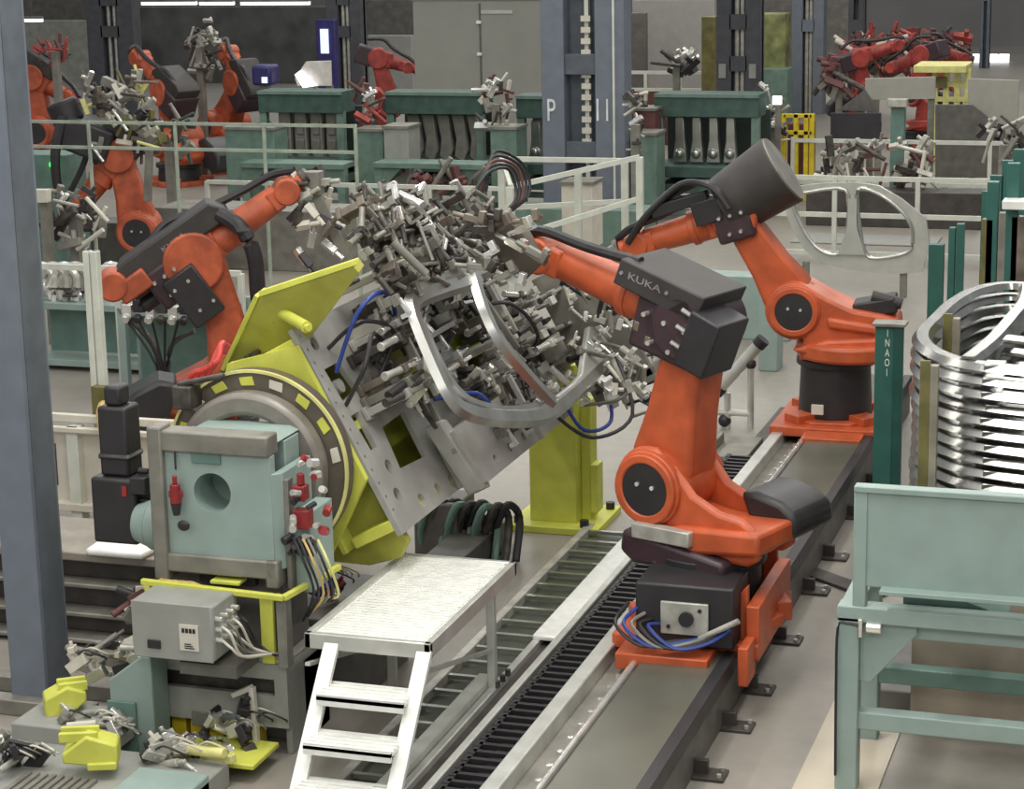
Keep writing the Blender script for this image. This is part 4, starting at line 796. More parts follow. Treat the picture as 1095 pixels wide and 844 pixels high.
for i in range(5): b.tube([(q.x-.06+.03*i, 17.76, .02), (q.x-.05+.03*i, 17.76, .5), (q.x-.35+.14*i, 17.76, .95)], .012, 6, 4)
b.build('cable', BLACK, kp)
for i in range(6):
    x = q.x-.30+.12*i; b = MB(); b.box((x, 17.75, 1.03+.05*(i % 2)), (.10, .1, .12)); b.cyl((x, 17.72, .98), (x, 17.66, .95), .04, seg=10); b.build('valve', [SILVER, BLACK, SILVER, DARKM, SILVER, BLACK][i], kp, .006)
# silver U-shaped parts hanging over the left station
def hanger(px, py, Yv, hgt, i):
    q = PY(px, py, Yv); b = MB(); b.tube([(q.x-.18, Yv-.1, .73), (q.x-.20, Yv-.1, q.z-.05), (q.x-.05, Yv-.1, q.z+.16), (q.x+.14, Yv-.1, q.z+.08), (q.x+.10, Yv-.1, q.z-hgt*.9)], .055, 8, 5)
    return b.build('pressed_bracket', SILVER if i % 2 == 0 else GALV, None, label=['silver curved bracket nearest the column, on the left teal station', 'duller curved bracket second from the column, on the left teal station', 'silver curved bracket in the middle of the left teal station', 'duller curved bracket left of the white post', 'silver curved bracket just beyond the white post'][i], cat='bracket', group='curved brackets on the left station')
for i, px in enumerate((52, 64, 76, 88, 126)): hanger(px, 300, 19.65, .26, i)
# red hoses / tray right of the mid robot base
for i in range(4):
    b = MB(); a, c, e = PY(200+7*i, 412, 14.2), PY(224+3*i, 394-3*i, 14.2), PY(246, 378-2*i, 14.5); b.tube([(a.x-.2, 14.2, 0), (a.x-.1, 14.2, .5), a, c, e, (e.x+.2, 15.2, .6)], .025, 8, 4); b.build('red_hose', mat('red_hose', (212, 72, 62), .4), mr)
# gripper carried by mid robot
mg = thing('robot_gripper', 'grey and black gripper tool hanging from the raised wrist of the fork arm robot', 'robot tool', tuple(MM @ V((1.1, 0, 1.5))))
wq = MF @ V((ML+.22, 0, 0))
b = MB(); b.box(wq+V((.06, 0, -.06)), (.14, .14, .2)); b.beam(wq, wq+V((.30, .12, -.75)), .09, .09); b.build('tool_body', GREYM, mg, .006)
rg_ = random.Random(11)
for i in range(20):
    o = wq+V((rg_.uniform(-.1, .42), rg_.uniform(-.2, .2), rg_.uniform(-.75, .0))); M = Matrix.Translation(o) @ Matrix.Rotation(rg_.uniform(-1.5, 1.5), 4, 'Y') @ Matrix.Rotation(rg_.uniform(-1, 1), 4, 'X')
    b = MB(M); b.bb((-.07, -.03, -.03), (.07, .03, .03)); b.cyl((.07, 0, 0), (.16, 0, 0), .022, seg=8); b.build('finger', [GALV, BLACK, SILVER, BROWN, DARKM, CREAM][i % 6], mg, .004)
# gripper (bright cluster) in front of left robot head
lg = thing('robot_gripper', 'bright cluttered gripper frame behind the black head of the left robot', 'robot tool', (-12, 23.4, 1.8))
rg_ = random.Random(21)
for i in range(70):
    o = PY(rg_.uniform(88, 165), rg_.uniform(82, 165), 23.6+rg_.uniform(-.3, .3))
    M = Matrix.Translation(o) @ Matrix.Rotation(rg_.uniform(-1.5, 1.5), 4, 'Y') @ Matrix.Rotation(rg_.uniform(-1, 1), 4, 'X')
    b = MB(M); 
    if i % 2: b.bb((-.10, -.03, -.03), (.10, .03, .03)); b.cyl((.0, 0, .03), (.0, 0, .10), .025, seg=8)
    else: b.cyl((-.16, 0, 0), (.16, 0, 0), .02, seg=8)
    b.build('finger', [GALV, GREYM, SILVER, BROWN, DARKM, OLIVE, GALV, CREAM, YPALE][i % 9], lg, .004)
b = MB(); b.beam(PY(95, 95, 23.6), PY(165, 150, 23.6), .1, .1); b.beam(PY(110, 85, 23.6), PY(150, 105, 23.6), .1, .1); b.beam(PY(160, 150, 23.6), PY(158, 215, 23.6), .08, .08); b.build('tool_frame', GREYM, lg, .006)
# ================================================================== GREEN RACKS
def rack(label, px0, px1, pyt, Yv, zt, big=True):
    a, c = PY(px0, pyt, Yv), PY(px1, pyt, Yv); x0, x1 = a.x, c.x; zt = a.z; t = thing('green_rack', label, 'rack', ((x0+x1)/2, Yv, 0))
    MB().bb((x0, Yv-.02, zt-.34), (x1, Yv+.5, zt)).build('top_hood', GREEN, t, .01)
    MB().bb((x0, Yv-.05, zt-.05), (x1, Yv-.02, zt)).build('hood_edge', GREENL, t)
    for x in (x0, x1-.12): MB().bb((x, Yv, 0), (x+.12, Yv+.12, zt-.3)).build('upright', GREENL, t, .006)
    MB().bb((x0, Yv+.8, .3), (x1, Yv+.9, zt-.3)).build('back_panel', mat('rack_dark', (40, 52, 48), .6), t)
    b = MB(); b.bb((x0, Yv-.15, .62), (x1, Yv+.8, .78)); b.bb((x0, Yv-.25, .40), (x1, Yv+.8, .52)); b.build('lower_shelf', GREEN, t, .008)
    b = MB(); b.bb((x0, Yv-.2, .05), (x1, Yv-.1, .14)); b.bb((x0, Yv-.05, .25), (x1, Yv+.05, .33)); b.build('foot_beam', GREENL, t, .006)
    return x0, x1, zt
def hang_parts(tagline, x0, x1, Yv, ztop, n, w, h, m, shape=0, off=.0):
    first = None
    words = ['leftmost', 'second from left', 'third from left', 'fourth from left', 'fifth from left']
    for i in range(n):
        x = x0+(x1-x0)*(i+.5)/n+off
        if first is None:
            b = MB(); 
            if shape == 0: b.prism([(-w*.5, 0), (w*.35, 0), (w*.45, -h*.45), (w*.62, -h*.7), (w*.25, -h), (-w*.35, -h*.86), (-w*.2, -h*.5)], (x, Yv+.2, ztop), X, Z, Y, 0, .10)
            elif shape == 1: b.prism([(-w*.5, 0), (w*.5, 0), (w*.5, -h*.9), (w*.62, -h), (-w*.3, -h), (-w*.5, -h*.85)], (x, Yv+.2, ztop), X, Z, Y, 0, .1); b.bb((x-w*.3, Yv+.17, ztop-h*.5), (x+w*.3, Yv+.2, ztop-h*.2)); b.bb((x-w*.3, Yv+.17, ztop-h*.85), (x+w*.3, Yv+.2, ztop-h*.6))
            else: b.prism([(-w*.3, 0), (w*.3, 0), (w*.35, -h*.5), (w*.5, -h), (-w*.5, -h), (-w*.3, -h*.5)], (x, Yv+.2, ztop), X, Z, Y, 0, .12); b.sphere((x, Yv+.2, ztop-h*.8), w*.35)
            o = b.build('pressed_blank', m, None, .015, cat='sheet metal part', group='pressed parts in '+tagline); first = o; bx = x
        else:
            o = first.copy(); COL.objects.link(o); o.location = first.location+V((x-bx, 0, 0))
        o['label'] = f'pressed metal part hanging {words[i]} in {tagline}'
a = rack('green rack left, under the white board', 276, 366, 97, 31, 1.8); hang_parts('the green rack under the white board', a[0]+.2, a[1]-.15, 31, a[2]-.34, 4, .20, .72, GREYM, 1)
a = rack('green rack in front of the tall grey cabinet', 412, 516, 98, 31, 1.8); hang_parts('the green rack below the grey cabinet', a[0]+.25, a[1]-.1, 31, a[2]-.36, 5, .24, .75, GREYM, 0)
a = rack('narrow green rack just left of the lettered pillar', 552, 590, 102, 31, 1.8); hang_parts('the narrow rack by the lettered pillar', a[0]+.1, a[1]-.2, 31, a[2]-.4, 1, .24, .6, SILV2, 2)
a = rack('green rack right of the lettered pillar', 700, 812, 100, 31, 1.8); hang_parts('the green rack right of the lettered pillar', a[0]+.2, a[1]-.35, 31, a[2]-.36, 4, .22, .68, SILV2, 2)
def cab(label, px0, px1, py, Yv, zb=.0, m=GREENL, nm='green_cabinet', cat='cabinet'):
    a, c = PY(px0, py, Yv), PY(px1, py, Yv); t = thing(nm, label, cat, ((a.x+c.x)/2, Yv, 0))
    MB().bb((a.x, Yv, zb), (c.x, Yv+.5, a.z)).build('body', m, t, .01); MB().bb((a.x-.02, Yv-.03, a.z-.02), (c.x+.02, Yv+.5, a.z+.02)).build('top_edge', GREYM, t)
    if zb > .1:
        for x in (a.x+.04, c.x-.12): MB().bb((x, Yv+.1, 0), (x+.08, Yv+.18, zb)).build('leg', GREEN, t)
    return t
cab('green cabinet left of the first rack, behind the raised wrist', 240, 292, 137, 29.5, .35)
cab('green cabinet between the two left racks', 381, 409, 139, 29.8, .35)
cab('green cabinet right of the rack below the grey cabinet', 524, 552, 137, 30, .3)
cab('green cabinet at left end of the rack right of the pillar', 680, 702, 143, 30, .3)
cab('pale box in front of the second rack', 410, 436, 136, 29.5, .45, GREY, 'grey_box', 'box')
cab('maroon box above the cabinet right of the pillar', 680, 700, 117, 30.6, .9, MAROON, 'maroon_box', 'box')
cab('cream switch box behind the zigzag gate, nearer the rack', 600, 616, 196, 26.2, .3, CREAM, 'switch_box', 'box')
cab('cream switch box behind the zigzag gate, nearer the pillar chord', 619, 633, 196, 26.2, .3, CREAM, 'switch_box', 'box')
# clutter fixtures between racks (slim, red and pale)
def clutter(label, px0, px1, py0, py1, Yv, n, seed, pal, size=.12):
    rg_ = random.Random(seed); a = PY((px0+px1)/2, py1, Yv); t = thing('clamp_tower', label, 'machine', (a.x, Yv, 0))
    b = MB(); b.bb((a.x-.06, Yv-.06, 0), (a.x+.06, Yv+.06, PY((px0+px1)/2, (py0+py1)/2, Yv).z)); b.build('mast', GREYM, t, .005)
    for i in range(n):
        o = PY(rg_.uniform(px0, px1), rg_.uniform(py0, py1), Yv+rg_.uniform(-.25, .25)); s = size*rg_.uniform(.6, 1.3)
        M = Matrix.Translation(o) @ Matrix.Rotation(rg_.uniform(-1.5, 1.5), 4, 'Y') @ Matrix.Rotation(rg_.uniform(-1, 1), 4, 'X')
        b = MB(M)
        if i % 3: b.bb((-s, -s*.35, -s*.3), (s, s*.35, s*.3)); b.cyl((s*.3, 0, s*.3), (s*.3, 0, s), s*.25, seg=8)
        else: b.cyl((-s*1.6, 0, 0), (s*1.6, 0, 0), s*.22, seg=8)
        b.build('clamp', pal[i % len(pal)], t, .004)
    return t
PR = [MAROON, RED, SILVER, DARKM, GREYM]; PB = [GALV, DARKM, SILVER, CREAM, BLACK, GREYM]
clutter('red and silver clamp tower between the two left racks', 383, 404, 90, 138, 30.5, 18, 31, PR)
clutter('silver and red clamp tower right of the rack below the grey cabinet', 518, 545, 85, 138, 30.5, 20, 32, [SILVER, GALV, MAROON, DARKM, CREAM])
clutter('dark clamp tower right of the lettered pillar', 674, 686, 98, 168, 29.2, 14, 33, PB, .1)
clutter('pale framework of clamps over the far left robots', 195, 235, 20, 80, 34, 26, 34, [GREYM, GALV, DARKM, GREYM])
clutter('red topped gripper above the leftmost far robot', 38, 82, 44, 66, 33, 14, 35, [RED, MAROON, DARKM, RED])
clutter('tangle of dark clamps behind the left fence', 55, 110, 200, 262, 21.0, 26, 36, PB)
clutter('grey clamps in front of the far fence at left', 160, 205, 120, 180, 27.5, 18, 37, [GREYM, OLIVE, DARKM, GREEN])
clutter('black and silver gripper parked on the far platform right of the pillar', 707, 740, 58, 78, 38, 10, 38, [BLACK, SILVER, BLACK, DARKM], .2)
clutter('stack of small clamps by the yellow cage', 815, 838, 92, 180, 33, 22, 39, PB, .1)
clutter('machine clutter behind the right fence, left part', 875, 945, 155, 190, 31, 24, 40, [CREAM, MAROON, DARKM, GREYM, GALV])
clutter('machine clutter behind the right fence, right part', 960, 1000, 150, 195, 31, 22, 41, [GALV, DARKM, MAROON, CREAM])
clutter('dark clutter in front of the far wall at right edge', 1050, 1095, 130, 180, 30, 18, 42, [DARKM, GREYM, BLACK, GALV])
clutter('bundle of red gripper arms above the grey plates', 900, 975, 40, 78, 44, 70, 43, [RED, MAROON, RED, CREAM, DARKM, MAROON], .17)
clutter('bundle of red gripper arms by the yellow scaffold', 975, 1032, 38, 70, 44.5, 56, 44, [RED, MAROON, CREAM, DARKM, RED, MAROON], .17)
clutter('dark gripper parts left of the red robots', 880, 915, 70, 100, 40, 14, 45, [DARKM, MAROON, GREYM], .2)
clutter('grey clutter below the green rack with pressed panels', 420, 515, 185, 205, 29, 18, 46, [GREYM, MAROON, DARKM], .15)
# ================================================================== PILLARS
pl = thing('steel_pillar', 'large blue grey laced pillar lettered P and 11 at centre', 'pillar', (-8.65, 30, 0))
zc = 9
MB().bb((-9.27, 29.8, 0), (-8.93, 30.2, zc)).build('left_chord', BLUEG, pl, .01); MB().bb((-8.47, 29.8, 0), (-8.03, 30.2, zc)).build('right_chord', BLUEG, pl, .01)
for py0, py1 in ((58, 80), (152, 174), (225, 250), (-40, -20)):
    a, c = PY(630, py0, 29.85), PY(630, py1, 29.85); MB().bb((-8.93, 29.85, c.z), (-8.47, 29.95, a.z)).build('batten', BLUEG2, pl, .006)
MB().bb((-8.93, 30.12, 0), (-8.47, 30.18, zc)).build('rear_web', BLUEG2, pl)
MB().bb((-8.66, 29.95, 0), (-8.60, 30.05, zc)).build('pipe', WHITE, pl)
for i in range(12): MB().bb((-8.70, 29.9, 1.2+.16*i), (-8.56, 29.95, 1.28+.16*i)).build('pipe_clip', CREAM, pl)
MB().bb((-8.20, 29.77, 0), (-8.17, 29.8, zc)).build('edge_strip', WHITE, pl)
q = PY(588, 119, 29.79); b = MB(); b.text('P', (-9.13, 29.79, q.z), X, Z, .46, .01, stretch=.62); b.build('lettering', WLET, pl)
q = PY(646, 119, 29.79); b = MB(); b.text('11', (-8.36, 29.79, q.z), X, Z, .46, .01, stretch=.62); b.build('lettering', WLET, pl)
def pillar(label, px0, px1, Yv, m=BLUEG2, signs=False, pipes=True):
    a, c = PY(px0, 100, Yv), PY(px1, 100, Yv); w = c.x-a.x; t = thing('steel_pillar', label, 'pillar', ((a.x+c.x)/2, Yv, 0))
    MB().bb((a.x, Yv, 0), (a.x+w*.34, Yv+.4, 9)).build('left_chord', m, t, .01); MB().bb((c.x-w*.34, Yv, 0), (c.x, Yv+.4, 9)).build('right_chord', m, t, .01)
    MB().bb((a.x, Yv+.2, 0), (c.x, Yv+.3, 9)).build('web', BLUEG2, t)
    if pipes:
        MB().cyl((a.x+w*.45, Yv+.1, 0), (a.x+w*.45, Yv+.1, 9), .04, seg=8).build('pipe', GALV, t); MB().cyl((a.x+w*.58, Yv+.1, 0), (a.x+w*.58, Yv+.1, 9), .04, seg=8).build('pipe', GALV, t)
    for z in (1.75, 2.45): MB().bb((a.x+w*.3, Yv, z), (c.x-w*.3, Yv+.15, z+.25)).build('batten', m, t)
    if signs:
        for x in (a.x+w*.06, c.x-w*.24): z = PY(790, 76, Yv).z; MB().bb((x, Yv-.02, z-.12), (x+w*.16, Yv, z+.12)).build('sign_plate', GREY, t)
    return t
DKP = mat('dark_pillar', (74, 75, 80), .6)
pillar('dark laced pillar right of the centre with two small grey plates', 766, 812, 36, DKP, True)
pillar('grey pillar behind the yellow cage', 846, 880, 46, BLUEG)
pillar('slim pillar far right against the wall', 1046, 1056, 58, BLUEG2, pipes=False)
pillar('dark pillar upper left behind the far robots', 97, 146, 44, DKP)
pillar('dark pillar upper left between white board and grey cabinet', 352, 388, 44, DKP)
pillar('thin grey pillar left of the dark wall opening', 906, 922, 46, DKP, pipes=False)
# ================================================================== BACKGROUND BOARDS AND CABINETS
def slab(nm, label, cat, px0, px1, py0, py1, Yv, m, d=.3, floor=True, bevel=.01):
    a, c = PY(px0, py0, Yv), PY(px1, py1, Yv); x0, x1 = a.x, PY(px1, py0, Yv).x
    return MB().bb((x0, Yv, 0 if floor else c.z), (x1, Yv+d, a.z)).build(nm, m, None, bevel, label=label, cat=cat)
MB_C = mat('cabinet_grey', (146, 146, 138), .5, noise=.04, nscale=2)
gc = thing('grey_cabinet', 'tall flat grey cabinet wall left of the lettered pillar', 'cabinet', (-12, 36, 0))
MB().bb((-13.55, 36, 0), (-11.15, 36.5, 3.0)).build('body', MB_C, gc, .01); MB().bb((-13.57, 35.97, 2.96), (-11.13, 36.5, 3.02)).build('top_edge', ALU2, gc)
MB().bb((-12.32, 35.985, 1.4), (-12.29, 36, 2.9)).build('door_seam', GREYD, gc); MB().bb((-12.28, 35.98, 2.72), (-11.7, 36, 2.78)).build('label_strip', ALU2, gc)
for z in (2.55, 2.0): MB().bb((-12.36, 35.95, z), (-12.28, 36, z+.05)).build('hinge', ALU, gc)
slab('grey_screen', 'pale grey panel wall between the two pillars', 'panel', 676, 764, 0, 95, 42, mat('panel_wall', (150, 147, 143), .6, noise=.04), .3)
slab('dark_slot_panel', 'dark narrow slot panel right of the lettered pillar', 'panel', 674, 690, 14, 85, 41, GREYD, .2)
MB().bb((-13.2, 40, 0), (-8.6, 40.4, PY(700, 96, 40).z)).build('platform', MAROON, None, .02, label='maroon edged platform behind the right rack', cat='platform')
fence('white rail along the maroon platform', PY(672, 100, 39.5)*V((1, 1, 0)) if False else (-10.9, 39.5, 0), (-8.9, 39.5, 0), 1.42, (1.42, 1.1), 4, .06)
slab('tall_cabinet', 'tall yellow edged cabinet left of the dark laced pillar', 'cabinet', 750, 764, 18, 92, 39, OLIVE, .4)
slab('yellow_machine', 'greenish yellow machine tower between the two right pillars', 'machine', 812, 840, 15, 75, 44, mat('greenish_tower', (128, 132, 84), .5, noise=.4, nscale=3), .6)
slab('green_cabinet', 'green cabinet below the greenish yellow machine tower', 'cabinet', 812, 842, 74, 95, 43.5, GREENL, .6)
mo_ = thing('monitor', 'small bright white screen on a stand by the yellow cage', 'screen', (-6.6, 32, 0))
a, c = PY(826, 103, 32), PY(835, 112, 32); MB().bb((a.x, 32, c.z), (c.x, 32.08, a.z)).build('screen', GLOW, mo_); MB().bb(((a.x+c.x)/2-.04, 32.08, 0), ((a.x+c.x)/2+.04, 32.16, a.z)).build('stand', GREYM, mo_)
yc = thing('yellow_cage', 'yellow steel cage with dark machinery, right of the green rack', 'cage', (-7, 33, 0))
for px in (838, 851, 862, 868): a = PY(px, 122, 33); MB().bb((a.x-.035, 33, 0), (a.x+.035, 33.1, a.z)).build('bar', YEL2, yc, .005)
for py in (124, 142): a, c = PY(838, py, 33), PY(868, py, 33); MB().bb((a.x, 33, a.z-.03), (c.x, 33.1, a.z+.03)).build('rail', YEL2, yc, .005)
a, c = PY(842, 132, 33.3), PY(866, 178, 33.3); MB().bb((a.x, 33.3, 0), (c.x, 33.8, a.z)).build('inner_machine', MAROON, yc, .02)
def plate_poly(nm, label, cat, pxs, Yv, m, d=.06):
    poly = [(PY(px, py, Yv).x, PY(px, py, Yv).z) for px, py in pxs]
    return MB().prism(poly, (0, 0, 0), X, Z, Y, Yv, Yv+d).build(nm, m, None, .006, label=label, cat=cat)
def on_legs(nm, label, cat, pxs, Yv, m, legs, d=.06):
    t = thing(nm, label, cat, (PY(pxs[0][0], pxs[0][1], Yv).x, Yv, 0)); poly = [(PY(px, py, Yv).x, PY(px, py, Yv).z) for px, py in pxs]
    MB().prism(poly, (0, 0, 0), X, Z, Y, Yv, Yv+d).build('sheet', m, t, .006)
    for px, py in legs: q = PY(px, py, Yv); MB().bb((q.x-.05, Yv+d, 0), (q.x+.05, Yv+d+.1, q.z)).build('leg', GREYM, t)
    return t
SHEET = mat('grey_sheet', (166, 163, 152), .5, noise=.04)
on_legs('grey_guard_sheet', 'broad grey guard sheet under the red gripper arms', 'guard', [(925, 84), (1000, 82), (1000, 106), (925, 107)], 35, SHEET, [(930, 106), (995, 106)])
on_legs('dark_hopper_sheet', 'dark sloping sheet left of the grey guard sheet', 'guard', [(896, 118), (925, 96), (938, 116), (938, 120)], 34.6, GREYD, [(920, 110)])
on_legs('guard_sheet', 'black flat panel below the sloping sheet', 'panel', [(888, 121), (942, 121), (942, 149), (888, 149)], 34.3, mat('black_panel', (52, 48, 54), .5), [(892, 149), (938, 149)])
on_legs('grey_guard_sheet', 'angled grey guard sheet at the right edge', 'guard', [(1035, 84), (1090, 86), (1088, 140), (1070, 136), (1035, 112)], 35, SHEET, [(1040, 112), (1084, 138)])
on_legs('grey_machine_block', 'wide grey machine body behind the right fence', 'machine', [(1000, 112), (1040, 112), (1075, 140), (1075, 190), (1000, 190)], 34.5, GREYD, [(1010, 180), (1070, 180)])
ys = thing('yellow_scaffold', 'pale yellow scaffold platform at far right', 'scaffold', (-4.7, 40, 0))
a, c = PY(980, 72, 38), PY(1036, 72, 38); MB().bb((a.x, 37.6, a.z-.06), (c.x, 38.6, a.z+.06)).build('platform', YPALE, ys, .01)
for px in (1000, 1012, 1024, 1035): q = PY(px, 74, 38); MB().bb((q.x-.05, 38, 0), (q.x+.05, 38.1, q.z)).build('post', YPALE, ys, .005)
for py in (90, 106): a, c = PY(1000, py, 38), PY(1035, py, 38); MB().bb((a.x, 37.98, a.z-.04), (c.x, 38.08, a.z+.04)).build('rail', YPALE, ys)
a, c = PY(1001, 82, 37.9), PY(1012, 94, 37.9); MB().bb((a.x, 37.9, c.z), (c.x, 37.95, a.z)).build('sign_plate', OLIVE, ys)
tp = thing('teal_pole', 'teal machine pole in front of the grey guard sheet', 'post', (-5, 32, 0))
q = PY(960, 112, 32); MB().bb((q.x-.10, 32, 0), (q.x+.10, 32.2, q.z)).build('post', TEALD, tp, .01)
MB().box((q.x, 31.98, q.z+.03), (.3, .15, .12)).build('head', GALV, tp, .01); MB().bb((q.x+.12, 31.9, .5), (q.x+.34, 32, .95)).build('pale_pad', CREAM, tp, .02)
# white tubes in the far right, lamps and boards
for i, px in enumerate((1040, 1056, 1068)):
    slab('bright_window', ['bright pane in the far wall, left one', 'bright pane in the far wall, middle one', 'bright pane in the far wall, right one'][i], 'window pane', px, px+11, 58, 70, 60, GLOW, .1, False)
def lampstrip(i, px0, px1, py, Yv, lab):
    a, c = PY(px0, py, Yv), PY(px1, py, Yv); t = thing('lamp_strip', lab, 'light', ((a.x+c.x)/2, Yv, a.z))
    MB().bb((a.x, Yv-.05, a.z-.05), (c.x, Yv+.05, a.z+.02)).build('tube', GLOW, t); MB().bb((a.x, Yv-.08, a.z+.02), (c.x, Yv+.08, a.z+.08)).build('housing', GREYM, t)
    for x in (a.x+.3, c.x-.3): MB().cyl((x, Yv, a.z+.08), (x, Yv, 9), .02, seg=6).build('suspension_rod', GREYD, t)
lampstrip(0, 152, 210, 3, 46, 'bright tube lamp at top left, left one'); lampstrip(1, 214, 250, 3, 46, 'short bright tube lamp at top left, middle one'); lampstrip(2, 258, 331, 3, 46, 'bright tube lamp at top left, right one'); lampstrip(3, 22, 45, 21, 46, 'bluish short lamp over the pale door at far left')
slab('pale_gate', 'pale rolling gate in the far left', 'gate', 26, 96, 22, 70, 50, mat('pale_gate_paint', (150, 150, 140), .6), .2)
slab('dark_screen', 'dark wall panel in the far left above the lamps', 'panel', 0, 98, 0, 22, 52, GREYD, .2)
slab('dark_machine_hall', 'dark machine enclosure behind the pale framework', 'machine', 147, 352, 8, 75, 52, mat('hall_dark', (86, 86, 84), .6, noise=.25, nscale=1.5), .5)
slab('dark_screen', 'dark panel between the dark pillar and the grey cabinet', 'panel', 388, 442, 0, 70, 50, GREYD, .4)
slab('grey_screen', 'light panel behind the dark red robot left of the cabinet', 'panel', 392, 440, 38, 92, 48, GREY, .2)
slab('dark_screen', 'dark panel at top right of centre behind the pillars', 'panel', 812, 925, 0, 60, 56, GREYD, .4)
wbd = on_legs('white_board', 'white tilted board above the green rack at left', 'board', [(327, 66), (353, 65), (354, 92), (318, 92), (315, 84)], 34, mat('white_board_paint', (205, 200, 192), .5), [(330, 92), (350, 92)])
MB().prism([(PY(px, py, 33.9).x, PY(px, py, 33.9).z) for px, py in [(315, 80), (320, 76), (337, 92), (324, 94)]], (0, 0, 0), X, Z, Y, 33.9, 34.0).build('bright_edge', GLOW, wbd)  # board edge set glowing as a painted highlight, no lamp here
sc_ = thing('monitor_pillar', 'tall blue white screen on the dark pillar', 'screen', (-15, 43, 0))
a, c = PY(343, 31, 43), PY(352, 57, 43); MB().bb((a.x, 42.95, c.z), (c.x, 43, a.z)).build('screen', BGLOW, sc_); MB().bb((a.x-.12, 43, 0), (c.x+.15, 43.2, a.z+.2)).build('casing', INDIGO, sc_, .02)
wb = thing('weld_unit', 'indigo weld unit right of the upright far robot', 'machine', (-16, 34, 0))
a, c = PY(268, 70, 33.5), PY(290, 92, 33.5); MB().bb((a.x, 33.5, c.z), (c.x, 33.9, a.z)).build('body', INDIGO, wb, .05); MB().bb((a.x+.1, 33.6, 0), (a.x+.2, 33.7, c.z)).build('stand', GREYM, wb); MB().bb((a.x+.2, 33.48, c.z+.05), (a.x+.3, 33.5, c.z+.15)).build('lamp', BGLOW, wb)
tm = thing('teal_machine', 'teal machine block with a green indicator light behind the thin fence', 'machine', (-12.6, 24, 0)); a, c = PY(15, 165, 24), PY(70, 165, 24)
MB().bb((a.x, 24, 0), (c.x, 24.5, a.z)).build('body', TEALD, tm, .01)
q = PY(57, 176, 23.98); MB().sphere((q.x, 23.98, q.z), .05).build('green_lamp', GLED, tm)
on_legs('white_box', 'small white sign box beside the clutter, left of the folded robot', 'box', [(33, 203), (50, 203), (50, 217), (33, 217)], 20.5, CREAM, [(41, 217)], .1)
slab('grey_conveyor', 'low grey conveyor beyond the left fence', 'conveyor', 165, 420, 222, 250, 25.5, GREYM, .8)
slab('grey_conveyor', 'long low grey bench behind the fork arm robot', 'conveyor', 40, 225, 236, 262, 25.2, GREYD, .5)
slab('teal_machine', 'pale teal machine cover behind the rear robot forearm', 'machine', 690, 845, 292, 330, 22.5, TEAL, .35)
slab('teal_column_block', 'teal upright block left of the rear robot', 'machine', 812, 832, 312, 400, 21.0, TEAL, .3)
slab('grey_bench', 'grey floor bench behind the car side panel', 'bench', 845, 1000, 258, 300, 29.0, GREY, .8)
for i, (yy, lab) in enumerate(((30.2, 'grey green low conveyor behind the zigzag gate'),)): slab('dark_conveyor', lab, 'conveyor', 540, 690, 222, 240, yy-2.0, GREENL, .6)
slab('dark_conveyor', 'dark low conveyor behind the white fence and the bare car side', 'conveyor', 862, 1050, 203, 226, 30.6, TRACKM, .5)
for i_, (pa, pb, lab_) in enumerate(((262, 372, 'green low work table in front of the rack under the white board'), (404, 520, 'green low work table in front of the rack below the grey cabinet'))):
    a, c = PY(pa, 172, 29.2), PY(pb, 172, 29.2); t = thing('green_table', lab_, 'table', ((a.x+c.x)/2, 29.2, 0)); zz = a.z
    MB().bb((a.x, 29.0, zz-.08), (c.x, 29.5, zz)).build('table_top', GREENL, t, .008)
    for x_ in (a.x, c.x-.12): MB().bb((x_, 29.05, 0), (x_+.12, 29.17, zz-.08)).build('leg', GREENL, t, .006)
    MB().bb((a.x+.12, 29.08, .18), (c.x-.12, 29.14, .24)).build('stretcher', WHITE, t)
    for x_, sg in ((a.x+.12, 1), (c.x-.12, -1)): MB().prism([(0, 0), (.3*sg, 0), (0, -.3)], (x_, 29.06, zz-.08), X, Z, Y, 0, .08).build('gusset', GREENL, t)
# ================================================================== CAR SIDE PANEL
YB = 25.2
cs = thing('car_body_shell', 'grey bare metal car side with two window openings, behind the rear robot', 'car body part', (-4.2, YB, 0))
def bx_(l): return [(PY(px, py, YB).x, PY(px, py, YB).z) for px, py in l]
outer = bx_([(835, 206), (846, 200), (880, 196), (915, 195), (940, 199), (964, 213), (990, 234), (994, 262), (986, 291), (960, 293), (925, 291), (900, 287), (878, 281), (861, 268), (849, 249), (840, 227)])
w1 = bx_([(847, 212), (866, 205), (904, 203), (907, 236), (901, 266), (890, 272), (873, 264), (858, 243)])
w2 = bx_([(917, 203), (937, 206), (958, 220), (973, 238), (976, 256), (970, 270), (934, 276), (924, 266), (919, 236)])
b = MB(); b.holed(outer, [w1, w2], (0, 0, 0), X, Z, Y, YB, YB+.07); b.build('side_shell', BODY, cs, .02)
for w in (w1, w2):
    b = MB(); b.tube([(p, YB-.01, q) for p, q in w], .022, 8, 4, closed=True); b.build('window_flange', SILV2, cs)
b = MB(); p, q = bx_([(912, 212), (912, 272)]); b.prism([(p[0]-.05, p[1]), (p[0]+.05, p[1]), (p[0]+.055, (p[1]+q[1])/2), (p[0]+.16, q[1]), (p[0]-.16, q[1]), (p[0]-.055, (p[1]+q[1])/2)], (0, 0, 0), X, Z, Y, YB-.04, YB); b.build('centre_pillar', BODY, cs)
b = MB()
for px in (860, 965): q = PY(px, 290, YB); MB().bb((q.x-.04, YB+.07, 0), (q.x+.04, YB+.15, q.z+.1)).build('stand', GREYM, cs)
